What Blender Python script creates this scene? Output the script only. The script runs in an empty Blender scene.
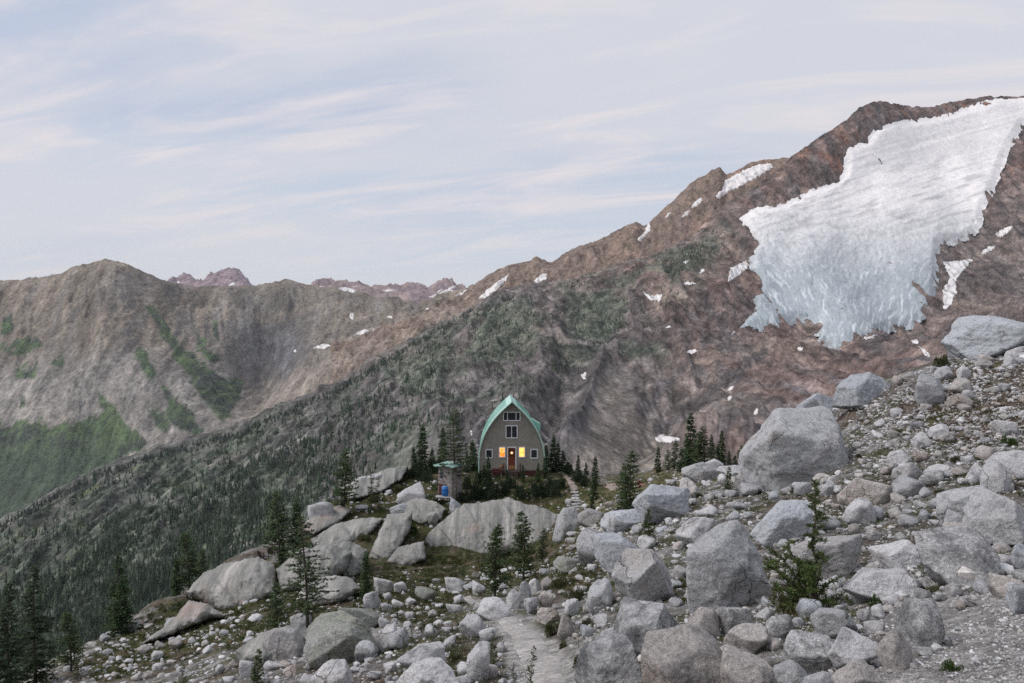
import bpy, bmesh, math, random
import numpy as np
from mathutils import Vector, Matrix

rng = np.random.default_rng(7)
random.seed(7); np.seterr(all='ignore')
SC = bpy.context.scene
COL = SC.collection
F, CX, CY = 796.4, 512.0, 341.5

def P(px, py, Y):
    return np.array(((px - CX) * Y / F, Y, (CY - py) * Y / F))

# ------------------------------------------------------------------ noise
def _hash(ix, iy, iz):
    h = (ix * 374761393 + iy * 668265263 + iz * 2147483647 + 1274126177) & 0xFFFFFFFF
    h = ((h ^ (h >> 13)) * 1274126177) & 0xFFFFFFFF
    h = ((h ^ (h >> 16)) * 2246822519) & 0xFFFFFFFF
    return h ^ (h >> 15)

_G = np.random.default_rng(3).normal(size=(256, 3))
_G /= np.linalg.norm(_G, axis=1)[:, None]

def perlin(x, y, z):
    x, y, z = np.broadcast_arrays(np.asarray(x, float), np.asarray(y, float), np.asarray(z, float))
    fx, fy, fz = np.floor(x), np.floor(y), np.floor(z)
    ix, iy, iz = fx.astype(np.int64), fy.astype(np.int64), fz.astype(np.int64)
    dx, dy, dz = x - fx, y - fy, z - fz
    ux, uy, uz = (d * d * d * (d * (d * 6 - 15) + 10) for d in (dx, dy, dz))
    out = 0
    for a in (0, 1):
        wx = ux if a else 1 - ux
        for b in (0, 1):
            wy = uy if b else 1 - uy
            for c in (0, 1):
                wz = uz if c else 1 - uz
                g = _G[_hash(ix + a, iy + b, iz + c) & 255]
                out = out + wx * wy * wz * (g[..., 0] * (dx - a) + g[..., 1] * (dy - b) + g[..., 2] * (dz - c))
    return out * 1.5

def fbm(x, y, z, oct=5, gain=0.5, lac=2.03):
    s, a, f, t = 0, 1.0, 1.0, 0
    for i in range(oct):
        s = s + a * perlin(x * f + i * 17.3, y * f - i * 9.1, z * f + i * 5.7)
        t += a; a *= gain; f *= lac
    return s / t

def ridged(x, y, z, oct=5, gain=0.52, lac=2.1):
    s, a, f, t = 0, 1.0, 1.0, 0
    for i in range(oct):
        s = s + a * (1 - 2 * np.abs(perlin(x * f + i * 31.7, y * f + i * 3.3, z * f - i * 7.9)))
        t += a; a *= gain; f *= lac
    return s / t

def sstep(a, b, x):
    t = np.clip((x - a) / (b - a), 0, 1)
    return t * t * (3 - 2 * t)

def mix(a, b, t):
    t = np.asarray(t)[..., None]
    return np.asarray(a, float) * (1 - t) + np.asarray(b, float) * t

def poly_sd(U, V, poly):
    """signed distance, positive inside"""
    poly = np.asarray(poly, float)
    d2 = np.full(U.shape, 1e18); ins = np.zeros(U.shape, bool)
    n = len(poly)
    for i in range(n):
        ax, ay = poly[i]; bx, by = poly[(i + 1) % n]
        ex, ey = bx - ax, by - ay
        L = ex * ex + ey * ey + 1e-12
        t = np.clip(((U - ax) * ex + (V - ay) * ey) / L, 0, 1)
        d2 = np.minimum(d2, (U - ax - t * ex) ** 2 + (V - ay - t * ey) ** 2)
        if ay != by:
            c = ((ay > V) != (by > V)) & (U < ex * (V - ay) / ey + ax)
            ins ^= c
    d = np.sqrt(d2)
    return np.where(ins, d, -d)

def blob(U, V, cx, cy, rx, ry, ang=0):
    c, s = math.cos(math.radians(ang)), math.sin(math.radians(ang))
    u, v = U - cx, V - cy
    a, b = (u * c + v * s) / rx, (-u * s + v * c) / ry
    return np.exp(-(a * a + b * b))

# ------------------------------------------------------------------ objects
def new_mesh(name, verts, faces, mat=None, smooth=True, col=None, parent=None, mats=None, midx=None):
    me = bpy.data.meshes.new(name)
    verts = np.asarray(verts, np.float32)
    if isinstance(faces, np.ndarray):
        nf, k = faces.shape
        me.vertices.add(len(verts)); me.vertices.foreach_set('co', verts.ravel())
        me.loops.add(nf * k); me.loops.foreach_set('vertex_index', faces.astype(np.int32).ravel())
        me.polygons.add(nf)
        me.polygons.foreach_set('loop_start', np.arange(0, nf * k, k, dtype=np.int32))
        me.polygons.foreach_set('loop_total', np.full(nf, k, np.int32))
        me.update(calc_edges=True)
    else:
        me.from_pydata(verts.tolist(), [], faces); me.update()
    me.polygons.foreach_set('use_smooth', np.full(len(me.polygons), smooth, bool))
    if col is not None:
        at = me.attributes.new('col', 'FLOAT_COLOR', 'POINT')
        c4 = np.ones((len(verts), 4), np.float32); c4[:, :3] = col
        at.data.foreach_set('color', c4.ravel())
    for m in (mats or ([mat] if mat else [])):
        me.materials.append(m)
    if midx is not None:
        me.polygons.foreach_set('material_index', np.asarray(midx, np.int32))
    return link(name, me, parent)

def link(name, data, parent=None):
    o = bpy.data.objects.new(name, data); COL.objects.link(o)
    if parent is not None:
        o.parent = parent
    return o

def tag(o, label=None, cat=None, group=None, kind=None):
    if label: o['label'] = label
    if cat: o['category'] = cat
    if group: o['group'] = group
    if kind: o['kind'] = kind
    return o

def empty(name, loc, rz=0, scale=None):
    o = link(name, None); o.location = loc; o.rotation_euler = (0, 0, rz)
    if scale is not None: o.scale = scale
    o.empty_display_size = 0.2
    return o

def grid_faces(nr, nc):
    i = np.arange(nr - 1)[:, None] * nc + np.arange(nc - 1)[None]
    return np.stack([i, i + 1, i + nc + 1, i + nc], -1).reshape(-1, 4)

# boxes etc. collected into one mesh
class MB:
    def __init__(s): s.v, s.f = [], []
    def add(s, v, f):
        b = len(s.v); s.v += [tuple(map(float, p)) for p in v]; s.f += [tuple(b + i for i in q) for q in f]; return s
    def box(s, x0, x1, y0, y1, z0, z1):
        v = [(x, y, z) for z in (z0, z1) for y in (y0, y1) for x in (x0, x1)]
        return s.add(v, [(0, 2, 3, 1), (4, 5, 7, 6), (0, 1, 5, 4), (2, 6, 7, 3), (0, 4, 6, 2), (1, 3, 7, 5)])
    def tube(s, pts, rad, n=8, cap=True):
        pts = [Vector([float(c) for c in p]) for p in pts]
        rad = [float(x) for x in rad] if hasattr(rad, '__len__') else [float(rad)] * len(pts)
        v, f = [], []
        for i, p in enumerate(pts):
            d = (pts[min(i + 1, len(pts) - 1)] - pts[max(i - 1, 0)]).normalized()
            a = d.orthogonal().normalized() if abs(d.z) < .9 else d.cross(Vector((0, 1, 0))).normalized()
            b = d.cross(a)
            for k in range(n):
                t = 2 * math.pi * k / n
                v.append(p + rad[i] * (math.cos(t) * a + math.sin(t) * b))
        for i in range(len(pts) - 1):
            for k in range(n):
                f.append((i * n + k, i * n + (k + 1) % n, (i + 1) * n + (k + 1) % n, (i + 1) * n + k))
        if cap:
            f.append(tuple(range(n))[::-1]); f.append(tuple((len(pts) - 1) * n + k for k in range(n)))
        return s.add(v, f)
    def prism(s, prof, y0, y1):
        n = len(prof)
        v = [(x, y0, z) for x, z in prof] + [(x, y1, z) for x, z in prof]
        f = [tuple(range(n))[::-1], tuple(range(n, 2 * n))] + [(i, (i + 1) % n, n + (i + 1) % n, n + i) for i in range(n)]
        return s.add(v, f)
    def build(s, name, mat, parent=None, smooth=False):
        o = new_mesh(name, s.v, s.f, mat, smooth, parent=parent)
        bm = bmesh.new(); bm.from_mesh(o.data); bmesh.ops.recalc_face_normals(bm, faces=bm.faces); bm.to_mesh(o.data); bm.free()
        return o

# ------------------------------------------------------------------ materials
class NT:
    def __init__(s, name):
        s.m = bpy.data.materials.new(name); s.m.use_nodes = True
        s.t = s.m.node_tree; s.t.nodes.clear()
        s.out = s.t.nodes.new('ShaderNodeOutputMaterial')
    def n(s, typ, **kw):
        nd = s.t.nodes.new('ShaderNode' + typ)
        for k, v in kw.items():
            if k.startswith('_'): nd.inputs[k[1:].replace('_', ' ')].default_value = v
            else: setattr(nd, k, v)
        return nd
    def l(s, a, b): s.t.links.new(a, b)
    def noise(s, vec, scale, detail=4, rough=.55, dist=0):
        nd = s.n('TexNoise'); nd.inputs['Scale'].default_value = scale; nd.inputs['Detail'].default_value = detail
        nd.inputs['Roughness'].default_value = rough; nd.inputs['Distortion'].default_value = dist
        s.l(vec, nd.inputs['Vector']); return nd.outputs['Fac']
    def rmap(s, v, a, b, c, d):
        nd = s.n('MapRange'); s.l(v, nd.inputs['Value'])
        for k, x in zip(('From Min', 'From Max', 'To Min', 'To Max'), (a, b, c, d)): nd.inputs[k].default_value = x
        return nd.outputs['Result']
    def mix(s, a, b, fac, mode='MIX'):
        nd = s.n('Mix', data_type='RGBA', blend_type=mode)
        for sock, x in ((nd.inputs['A'] if 0 else nd.inputs[6], a), (nd.inputs[7], b), (nd.inputs[0], fac)):
            if isinstance(x, (int, float)): sock.default_value = x
            elif isinstance(x, tuple): sock.default_value = (*x, 1)
            else: s.l(x, sock)
        return nd.outputs[2]
    def mul(s, a, b, op='MULTIPLY'):
        nd = s.n('Math', operation=op)
        for i, x in enumerate((a, b)):
            if isinstance(x, (int, float)): nd.inputs[i].default_value = x
            else: s.l(x, nd.inputs[i])
        return nd.outputs[0]
    def grey(s, v):
        nd = s.n('CombineColor')
        for i in range(3): s.l(v, nd.inputs[i])
        return nd.outputs[0]
    def bump(s, h, strength, dist, prev=None):
        nd = s.n('Bump'); nd.inputs['Strength'].default_value = strength; nd.inputs['Distance'].default_value = dist
        s.l(h, nd.inputs['Height'])
        if prev is not None: s.l(prev, nd.inputs['Normal'])
        return nd.outputs['Normal']
    def bsdf(s, color, rough=.85, normal=None, metal=0, spec=.25, emis=None, estr=0):
        b = s.n('BsdfPrincipled'); b.inputs['Roughness'].default_value = rough; b.inputs['Metallic'].default_value = metal
        b.inputs['Specular IOR Level'].default_value = spec
        if isinstance(color, tuple): b.inputs['Base Color'].default_value = (*color, 1)
        else: s.l(color, b.inputs['Base Color'])
        if normal is not None: s.l(normal, b.inputs['Normal'])
        if emis is not None:
            if isinstance(emis, tuple): b.inputs['Emission Color'].default_value = (*emis, 1)
            else: s.l(emis, b.inputs['Emission Color'])
            b.inputs['Emission Strength'].default_value = estr
        s.l(b.outputs[0], s.out.inputs['Surface']); return b
    def pos(s): return s.n('NewGeometry').outputs['Position']
    def obj(s): return s.n('TexCoord').outputs['Object']
    def attr(s, name='col'): return s.n('Attribute', attribute_name=name).outputs['Color']

def surf_mat(name, scales, contrast=.35, bumps=(), rough=.95, spec=.1, stretch=None, nr=.62):
    """vertex colour albedo varied by procedural noise at the given scales"""
    t = NT(name); p = t.pos(); c = t.attr()
    if stretch:
        mp = t.n('Mapping'); mp.inputs['Scale'].default_value = stretch; t.l(p, mp.inputs['Vector']); p = mp.outputs[0]
    for sc in scales:
        v = t.rmap(t.noise(p, sc, 8 if nr > .7 else 6, nr), .36, .64, 1 - contrast, 1 + contrast)
        c = t.mix(c, t.grey(v), 1.0, 'MULTIPLY')
    n = None
    for sc, st, di in bumps:
        n = t.bump(t.noise(p, sc, 5, .6), st, di, n)
    t.bsdf(c, rough, n, spec=spec); return t.m

def plain(name, color, rough=.7, var=.15, scale=6, metal=0, bump=0, spec=.3):
    t = NT(name); p = t.obj()
    v = t.rmap(t.noise(p, scale, 5, .6), .3, .7, 1 - var, 1 + var)
    n = t.bump(t.noise(p, scale * 4, 4), bump, .02) if bump else None
    t.bsdf(t.mix(color, t.grey(v), 1.0, 'MULTIPLY'), rough, n, metal, spec); return t.m

def rock_mat(name, base, dark, dark_amt, rust, rust_amt, speck=.3, lichen=None, lich_amt=0):
    t = NT(name); p = t.pos()
    big = t.noise(p, .55, 5, .6); mid = t.noise(p, 2.6, 8, .68); fin = t.noise(p, 16, 6, .72); vf = t.noise(p, 55, 3, .8)
    c = t.mix(base, rust, t.rmap(big, .62 - rust_amt * .3, .78 - rust_amt * .2, 0, .8))
    c = t.mix(c, dark, t.rmap(mid, .66 - dark_amt * .3, .76 - dark_amt * .22, 0, .75))
    if lichen:
        c = t.mix(c, lichen, t.rmap(t.noise(p, 1.1, 7, .7, .5), .60 - lich_amt * .25, .72 - lich_amt * .2, 0, .7))
    c = t.mix(c, t.grey(t.rmap(fin, .36, .64, 1 - speck * 1.3, 1 + speck * 1.3)), 1.0, 'MULTIPLY')
    c = t.mix(c, t.grey(t.rmap(vf, .36, .64, 1 - speck * 1.4, 1 + speck * 1.4)), 1.0, 'MULTIPLY')
    wv = t.n('TexNoise'); wv.inputs['Scale'].default_value = 1.4; wv.inputs['Detail'].default_value = 4; t.l(p, wv.inputs['Vector'])
    wp = t.n('VectorMath', operation='MULTIPLY_ADD'); t.l(wv.outputs['Color'], wp.inputs[0]); wp.inputs[1].default_value = (.9, .9, .9); t.l(p, wp.inputs[2])
    ve = t.n('TexVoronoi', feature='DISTANCE_TO_EDGE'); ve.inputs['Scale'].default_value = .75; t.l(wp.outputs[0], ve.inputs['Vector'])
    crk = t.mul(t.rmap(ve.outputs['Distance'], 0, .013, 1, 0), t.rmap(big, .48, .60, 0, .55))
    c = t.mix(c, (.045, .045, .05), crk)
    r = t.n('ObjectInfo').outputs['Random']
    c = t.mix(c, t.grey(t.rmap(r, 0, 1, .86, 1.14)), 1.0, 'MULTIPLY')
    n = t.bump(mid, .8, .2); n = t.bump(fin, .7, .05, n); n = t.bump(t.mul(crk, -1.0), 1, .06, n)
    t.bsdf(c, .92, n, spec=.15); return t.m

# ------------------------------------------------------------------ surfaces seen from one fan of columns
class Surf:
    """a real terrain sheet: columns fan out in plan, rows go outward; holds Y and Z per vertex"""
    def __init__(s, px, Y, Z):
        s.px, s.Y, s.Z = px, Y, Z
        s.finish()
    def finish(s):
        s.PY = CY - s.Z / s.Y * F
        s.run = np.minimum.accumulate(s.PY, axis=0)
    def xyz(s):
        t = (s.px - CX) / F
        return np.stack([t[None] * s.Y, s.Y, s.Z], -1)
    def _col(s, j, py):
        run = s.run[:, j]
        k = int(np.searchsorted(-run, -py, side='left'))
        if k >= len(run): return None
        if k == 0: return s.Y[0, j], s.Z[0, j], 0.
        a, b = s.PY[k - 1, j], s.PY[k, j]
        f = 0 if a == b else min(max((a - py) / (a - b), 0), 1)
        return s.Y[k - 1, j] * (1 - f) + s.Y[k, j] * f, s.Z[k - 1, j] * (1 - f) + s.Z[k, j] * f, k - 1 + f
    def pick(s, px, py, clampY=None):
        """where the line of sight through a pixel first meets the sheet"""
        jf = (px - s.px[0]) / (s.px[1] - s.px[0])
        j = int(np.clip(math.floor(jf), 0, len(s.px) - 2)); f = jf - j
        a, b = s._col(j, py), s._col(j + 1, py)
        if a is None and b is None: return None
        if a is None or b is None or abs(a[0] - b[0]) > .08 * a[0]:
            r = (a if (b is None or (a is not None and f < .5)) else b)
        else:
            r = tuple(a[i] * (1 - f) + b[i] * f for i in range(3))
        return np.array(((px - CX) / F * r[0], r[0], r[1]))
    def normals(s):
        p = s.xyz(); du = np.gradient(p, axis=1); dv = np.gradient(p, axis=0)
        n = np.cross(du, dv); n /= np.linalg.norm(n, axis=-1, keepdims=True) + 1e-12
        return n

def rows_surface(rows, px, nseg, back=None):
    """loft rows (near to far) of (px, py, depth) into dense Y, PY arrays"""
    pys, dps = [], []
    for r in rows:
        r = sorted(r); a = np.array(r, float)
        pys.append(np.interp(px, a[:, 0], a[:, 1])); dps.append(np.interp(px, a[:, 0], a[:, 2]))
    pys, dps = np.array(pys), np.array(dps)
    def cr(A, i, t):
        p0, p1, p2, p3 = A[max(i - 1, 0)], A[i], A[i + 1], A[min(i + 2, len(A) - 1)]
        lin = p1 * (1 - t) + p2 * t
        c = .5 * (2 * p1 + (p2 - p0) * t + (2 * p0 - 5 * p1 + 4 * p2 - p3) * t * t + (3 * p1 - p0 - 3 * p2 + p3) * t ** 3)
        return lin * .5 + c * .5
    oy, od, ov = [], [], []
    for i, n in enumerate(nseg):
        for k in range(n):
            t = k / n
            oy.append(cr(pys, i, t)); od.append(cr(dps, i, t)); ov.append(i + t)
    oy.append(pys[-1]); od.append(dps[-1]); ov.append(len(rows) - 1)
    return np.array(od), np.array(oy), np.array(ov)
# ================================================================== MOUNTAINS
def mountain(name, rows, px, nseg, colour, relief, mat, back_drop=(.3, .22), nback=12):
    Y, PY, V = rows_surface(rows, px, nseg)
    Z = (CY - PY) * Y / F
    crest = 1 - sstep(0, .35, (len(rows) - 1) - V)[:, None]          # 1 at the crest
    t = (px - CX) / F
    X = t[None] * Y
    Z = Z + relief(X, Y, Z, PY, px[None] + 0 * Y, crest)
    # far side of the crest
    bY, bZ = [], []
    for k in range(1, nback + 1):
        u = k / nback
        bY.append(Y[-1] * (1 + back_drop[0] * u)); bZ.append(Z[-1] - Y[-1] * back_drop[1] * u ** 1.2)
    front = len(Y)
    Y = np.vstack([Y, bY]); Z = np.vstack([Z, bZ])
    S = Surf(px, Y, Z)
    p = S.xyz(); n = S.normals()
    PYp = S.PY.copy(); PYp[front:] = PYp[front - 1]
    U = np.broadcast_to(px[None], PYp.shape)
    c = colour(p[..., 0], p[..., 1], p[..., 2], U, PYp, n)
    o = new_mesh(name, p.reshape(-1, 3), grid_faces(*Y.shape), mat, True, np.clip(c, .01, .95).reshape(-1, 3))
    tag(o, kind='structure')
    S.front = front
    return S, o

M_mtn = surf_mat('mountain_rock', (.05, .25), .46, ((.12, .6, 3),), stretch=(1, .7, .65), nr=.80)
M_far = surf_mat('far_rock', (.004, .015), .22, ((.006, .9, 40),))

# ---- the glacier mountain with its forested spur
rowsA = [
 [(-300,1000,380),(0,930,380),(340,800,400),(551,700,420),(800,660,450),(1024,600,500),(1300,600,550)],
 [(-300,790,500),(0,720,520),(232,640,520),(340,560,520),(440,500,540),(551,482,560),(600,478,560),(700,468,600),(800,458,650),(900,425,700),(1024,385,750),(1300,385,800)],
 [(-300,740,650),(0,662,700),(100,600,730),(232,560,740),(340,500,760),(440,440,800),(551,400,900),(600,385,980),(650,372,1050),(740,350,1150),(800,336,1250),(850,345,1250),(900,335,1350),(950,320,1500),(1024,300,1600),(1300,300,1700)],
 [(-300,690,800),(0,600,900),(100,540,950),(232,500,980),(340,440,1000),(440,380,1050),(551,340,1150),(650,310,1300),(740,280,1500),(800,240,1750),(880,190,2050),(950,170,2250),(1024,170,2300),(1300,200,2300)],
 [(-300,640,1050),(-100,562,1120),(0,524,1200),(60,492,1250),(100,472,1280),(160,452,1300),(232,434,1350),(300,404,1400),(340,386,1420),(375,366,1440),(410,344,1460),(440,325,1480),(480,306,1500),(500,294,1520),(551,285,1560),(590,276,1600),(621,267,1640),(656,254,1700),(691,237,1760),(715,213,1820),(740,197,1880),(770,179,1950),(800,154,2030),(830,133,2120),(845,123,2160),(860,111,2220),(880,104,2280),(897,107,2330),(930,109,2400),(950,105,2450),(985,100,2520),(1024,97,2600),(1100,92,2650),(1300,130,2650)],
]
pxA = np.arange(-300, 1301, 1.45)

GEO = {}
def reliefA(X, Y, Z, PY, U, cr):
    a = 1 - .72 * cr
    wx = 60 * fbm(X / 300, Y / 300, Z / 300, 3)
    gul = ridged((X + wx) / 170, Y / 900 + 3, Z / 700, 5) * 40
    big = fbm(X / 420, Y / 420, 7.1, 4) * 40
    det = ridged((X + .35 * wx) / 40, Y / 150, Z / 130, 5) * 15 + fbm(X / 11, Y / 30, Z / 32, 4) * 5.5
    pad = lambda q: np.vstack([q, np.repeat(q[-1:], 12, 0)])
    GEO['g'] = pad(gul / 40); GEO['d'] = pad(det / 15)
    h = (gul + big + det) * a + cr * (ridged(X / 30, Y / 60, 3, 4) * 5 - 2)
    h *= 1 - .9 * blob(U, PY, 610, 435, 60, 60)
    # moraine cone and the gullies beside it
    ax, ay, bx, by = 604., 374., 566., 474.; tt = np.clip(((U - ax) * (bx - ax) + (PY - ay) * (by - ay)) / ((bx - ax) ** 2 + (by - ay) ** 2), 0, 1)
    dl = np.hypot(U - ax - tt * (bx - ax), PY - ay - tt * (by - ay))
    h += 30 * np.exp(-dl / 15) - 35 * blob(U, PY, 548, 440, 28, 60, 35) - 40 * blob(U, PY, 668, 425, 30, 50, 30)
    h -= 26 * blob(U, PY, 850, 285, 110, 90) * 1.0
    return h

def colourA(X, Y, Z, U, V, n):
    n1 = fbm(X / 260, Y / 260, Z / 260, 5); n2 = fbm(X / 60, Y / 110, Z / 110, 6, .68); n3 = fbm(X / 26, Y / 36, Z / 36, 5, .78)
    st = fbm(X / 26 + n1 * 2, Y / 300, Z / 240, 5)                    # streaks running down the fall line
    dg = fbm((X * .8 + Z * .6) / 36, (Z * .8 - X * .6) / 160, Y / 200, 5)   # slanting strata
    Uw, Vw = U + 9 * n2 + 4 * n3, V + 9 * n1 + 7 * n2 + 4 * n3
    c = mix((.205, .19, .185), (.285, .255, .23), sstep(-.3, .35, n1 + .5 * st))
    c = mix(c, (.150, .147, .145), sstep(.02, .35, dg + .4 * n2))
    c = mix(c, (.31, .275, .245), sstep(.1, .35, fbm(X / 110, Y / 110, Z / 110, 5)) * .7)
    red = sstep(-20, 60, (Uw - 560) * .35 + (300 - Vw) * .65) * sstep(1024 + 200, 760, Uw)
    red = np.clip(red + .8 * sstep(240, 130, Vw) * sstep(640, 760, Uw), 0, 1)
    c = mix(c, mix((.285, .195, .165), (.19, .155, .145), sstep(-.2, .3, st)), red * .62)
    c = mix(c, (.33, .165, .11), sstep(.05, .4, n2 + .4 * dg) * red * sstep(230, 150, Vw) * .8)
    c = mix(c, mix((.27, .205, .18), (.17, .16, .165), sstep(-.15, .2, st + dg)), sstep(0, 25, poly_sd(Uw, Vw, [(690,300),(735,335),(820,350),(900,335),(960,300),(1040,330),(960,420),(800,470),(690,470),(640,400)])) * .8)
    c = mix(c, (.13, .125, .13), sstep(.12, .45, st) * .5)
    # pale scree
    scree = sstep(-4, 9, poly_sd(Uw, Vw, [(598,372),(618,375),(640,400),(665,440),(690,475),(545,480),(565,440),(585,405)]))
    c = mix(c, mix((.27, .25, .225), (.31, .285, .255), sstep(-.3, .3, n2)), scree * .9)
    sc2 = sstep(-8, 22, poly_sd(Uw, Vw, [(600,355),(640,350),(760,385),(770,410),(690,440),(655,430),(620,380)]))
    c = mix(c, (.285, .255, .23), sc2 * sstep(-.2, .25, n2 + .3) * .7)
    c = mix(c, (.18, .175, .185), sstep(-6, 15, poly_sd(Uw, Vw, [(575,400),(592,398),(588,425),(560,462),(535,470),(545,440)])) * .75)  # shading of the gully beside the moraine, put into the colour
    # dark band under the spur crest, grey rock of the lower spur
    low = sstep(620, 480, Uw) * sstep(330, 420, Vw)
    c = mix(c, mix((.155, .155, .152), (.24, .232, .22), sstep(-.25, .3, st + .5 * n2)), low * .9)
    # the moraine's two faces, tan clearings, dark slanting cliff bands
    c = mix(c, (.315, .290, .255), sstep(-3, 8, poly_sd(Uw, Vw, [(603,374),(616,378),(640,405),(662,440),(690,478),(575,480),(590,430)])) * .75)
    c = mix(c, (.185, .18, .18), sstep(-3, 6, poly_sd(Uw, Vw, [(572,402),(600,382),(592,420),(568,465),(540,472),(548,440)])) * .8)  # shade on the moraine's left face, put into the colour
    c = mix(c, (.30, .27, .215), sstep(-6, 10, poly_sd(Uw, Vw, [(600,318),(640,278),(690,264),(716,280),(690,312),(650,335),(625,330)])) * sstep(-.25, .15, n2 + n1) * .8)
    for q in ([(648,440),(655,425),(700,392),(768,345),(772,352),(712,400),(672,430)], [(636,410),(660,382),(700,352),(704,358),(668,392),(645,418)], [(700,440),(730,410),(745,412),(720,440)], [(860,352),(905,300),(912,304),(880,352)]):
        c = mix(c, (.125, .12, .125), sstep(-3, 4, poly_sd(Uw, Vw, q) + 3 * n3) * .75)
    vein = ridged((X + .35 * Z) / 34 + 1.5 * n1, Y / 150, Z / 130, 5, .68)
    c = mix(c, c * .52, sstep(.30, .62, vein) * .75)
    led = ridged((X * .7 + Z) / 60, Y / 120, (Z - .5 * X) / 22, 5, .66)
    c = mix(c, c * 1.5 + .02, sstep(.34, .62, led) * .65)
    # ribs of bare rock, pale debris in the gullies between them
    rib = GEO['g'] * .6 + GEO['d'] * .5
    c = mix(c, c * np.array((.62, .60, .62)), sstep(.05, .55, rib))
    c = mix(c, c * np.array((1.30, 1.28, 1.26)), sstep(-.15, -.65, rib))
    # vegetation
    veg = sstep(-12, 30, poly_sd(Uw, Vw, [(-320,620),(0,505),(100,455),(232,420),(340,372),(440,312),(551,272),(640,250),(730,215),(735,255),(700,290),(640,300),(640,345),(560,390),(470,420),(430,470),(300,640),(-320,1000)]))
    vd = sstep(-.10, .16, fbm(X / 60, Y / 60, Z / 60, 5) + .7 * n1 + .3 * st)
    left = sstep(380, 160, Uw)
    vv = np.clip(veg * (vd * .72 + left * .55), 0, .94)
    for q in ([(566,287),(612,280),(634,305),(612,345),(570,338),(552,310)], [(478,306),(524,292),(545,318),(512,362),(470,352)], [(400,360),(440,330),(462,345),(440,392),(400,400)], [(660,262),(706,240),(718,252),(690,272),(668,280)], [(620,345),(660,335),(668,352),(630,360)]):
        vv = np.maximum(vv, .8 * sstep(-5, 7, poly_sd(Uw, Vw, q) - 3 + 22 * fbm(X / 70, Y / 70, Z / 70, 5, .65)))
    S_veg[0] = veg * np.clip(vd + left * .6, 0, 1)
    c = mix(c, mix((.062, .078, .064), (.105, .120, .094), sstep(-.2, .3, n3)), vv)
    c = mix(c, (.10, .115, .065), sstep(.22, .42, fbm(X / 70 + 9, Y / 70, Z / 70, 3)) * veg * left * .8)
    c = mix(c, (.24, .215, .20), sstep(-3, 8, np.maximum.reduce([poly_sd(Uw, Vw, q) for q in ([(200,464),(245,448),(240,455),(205,470)],[(248,466),(268,452),(262,462),(250,472)],[(45,505),(72,492),(66,502),(50,512)],[(0,528),(18,512),(14,526),(0,536)])])) * .8)
    # light warm slabs low on the spur right of the trees
    c = mix(c, (.25, .205, .175), sstep(.1, .35, n1 + .6 * n2) * sstep(470, 560, Uw) * sstep(260, 300, Vw) * sstep(420, 330, Vw) * .5)
    c *= 1.12 * np.array((1.01, 1.0, .97)) * np.clip(1 + (1.35 * n3 + .5 * n2) * (1 - .85 * scree), .45, 1.8)[..., None]
    return c
S_veg = [None]
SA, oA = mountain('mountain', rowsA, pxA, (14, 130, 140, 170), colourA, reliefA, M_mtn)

# ---- ridge of brown peaks behind it
rowsB = [
 [(330,470,2300),(440,400,2300),(560,360,2400),(700,330,2500),(850,280,2600)],
 [(330,380,2600),(440,340,2650),(560,310,2750),(700,260,2850),(850,220,2900)],
 [(330,352,2900),(380,336,2950),(430,312,3000),(455,301,3020),(470,291,3040),(480,283,3050),(492,275,3060),(500,271,3060),(515,266,3070),(530,262,3080),(537,259,3080),(548,264,3080),(552,266,3080),(565,256,3090),(580,248,3100),(600,243,3110),(610,238,3120),(620,233,3120),(636,226,3130),(643,230,3130),(648,228,3140),(655,220,3140),(672,205,3150),(690,188,3150),(700,181,3160),(712,173,3160),(720,172,3160),(726,178,3170),(736,174,3170),(745,168,3180),(760,163,3180),(771,163,3190),(790,160,3190),(850,150,3200)],
]
def reliefB(X, Y, Z, PY, U, cr):
    a = 1 - .7 * cr
    return (ridged((X + 80 * fbm(X / 400, Y / 400, 0, 3)) / 230, Y / 1000, Z / 900, 5) * 45 + ridged(X / 60, Y / 80, Z / 90, 5) * 26 + fbm(X / 18, Y / 20, Z / 20, 3) * 8) * a + cr * (ridged(X / 50, Y / 90, 3, 4) * 9 - 4)
def colourB(X, Y, Z, U, V, n):
    n1 = fbm(X / 300, Y / 300, Z / 300, 5); n2 = fbm(X / 70, Y / 110, Z / 110, 6, .74); st = fbm(X / 40, Y / 400, Z / 260, 5)
    c = mix((.29, .235, .20), (.22, .18, .16), sstep(-.25, .3, n1 + st))
    c = mix(c, (.33, .21, .155), sstep(-.05, .35, n2) * sstep(540, 660, U) * .7)
    c = mix(c, (.17, .145, .14), sstep(.1, .4, st + n2 * .5) * .6)
    c = mix(c, (.34, .30, .265), sstep(520, 440, U) * sstep(-.2, .3, n1 + n2) * .7)
    c *= np.clip(1 + 1.0 * n2 + .4 * st, .45, 1.8)[..., None] * np.array((.84, .79, .75))
    return c
SB, oB = mountain('mountain_ridge', rowsB, np.arange(330, 851, 1.3), (70, 110), colourB, reliefB, M_mtn)

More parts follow.
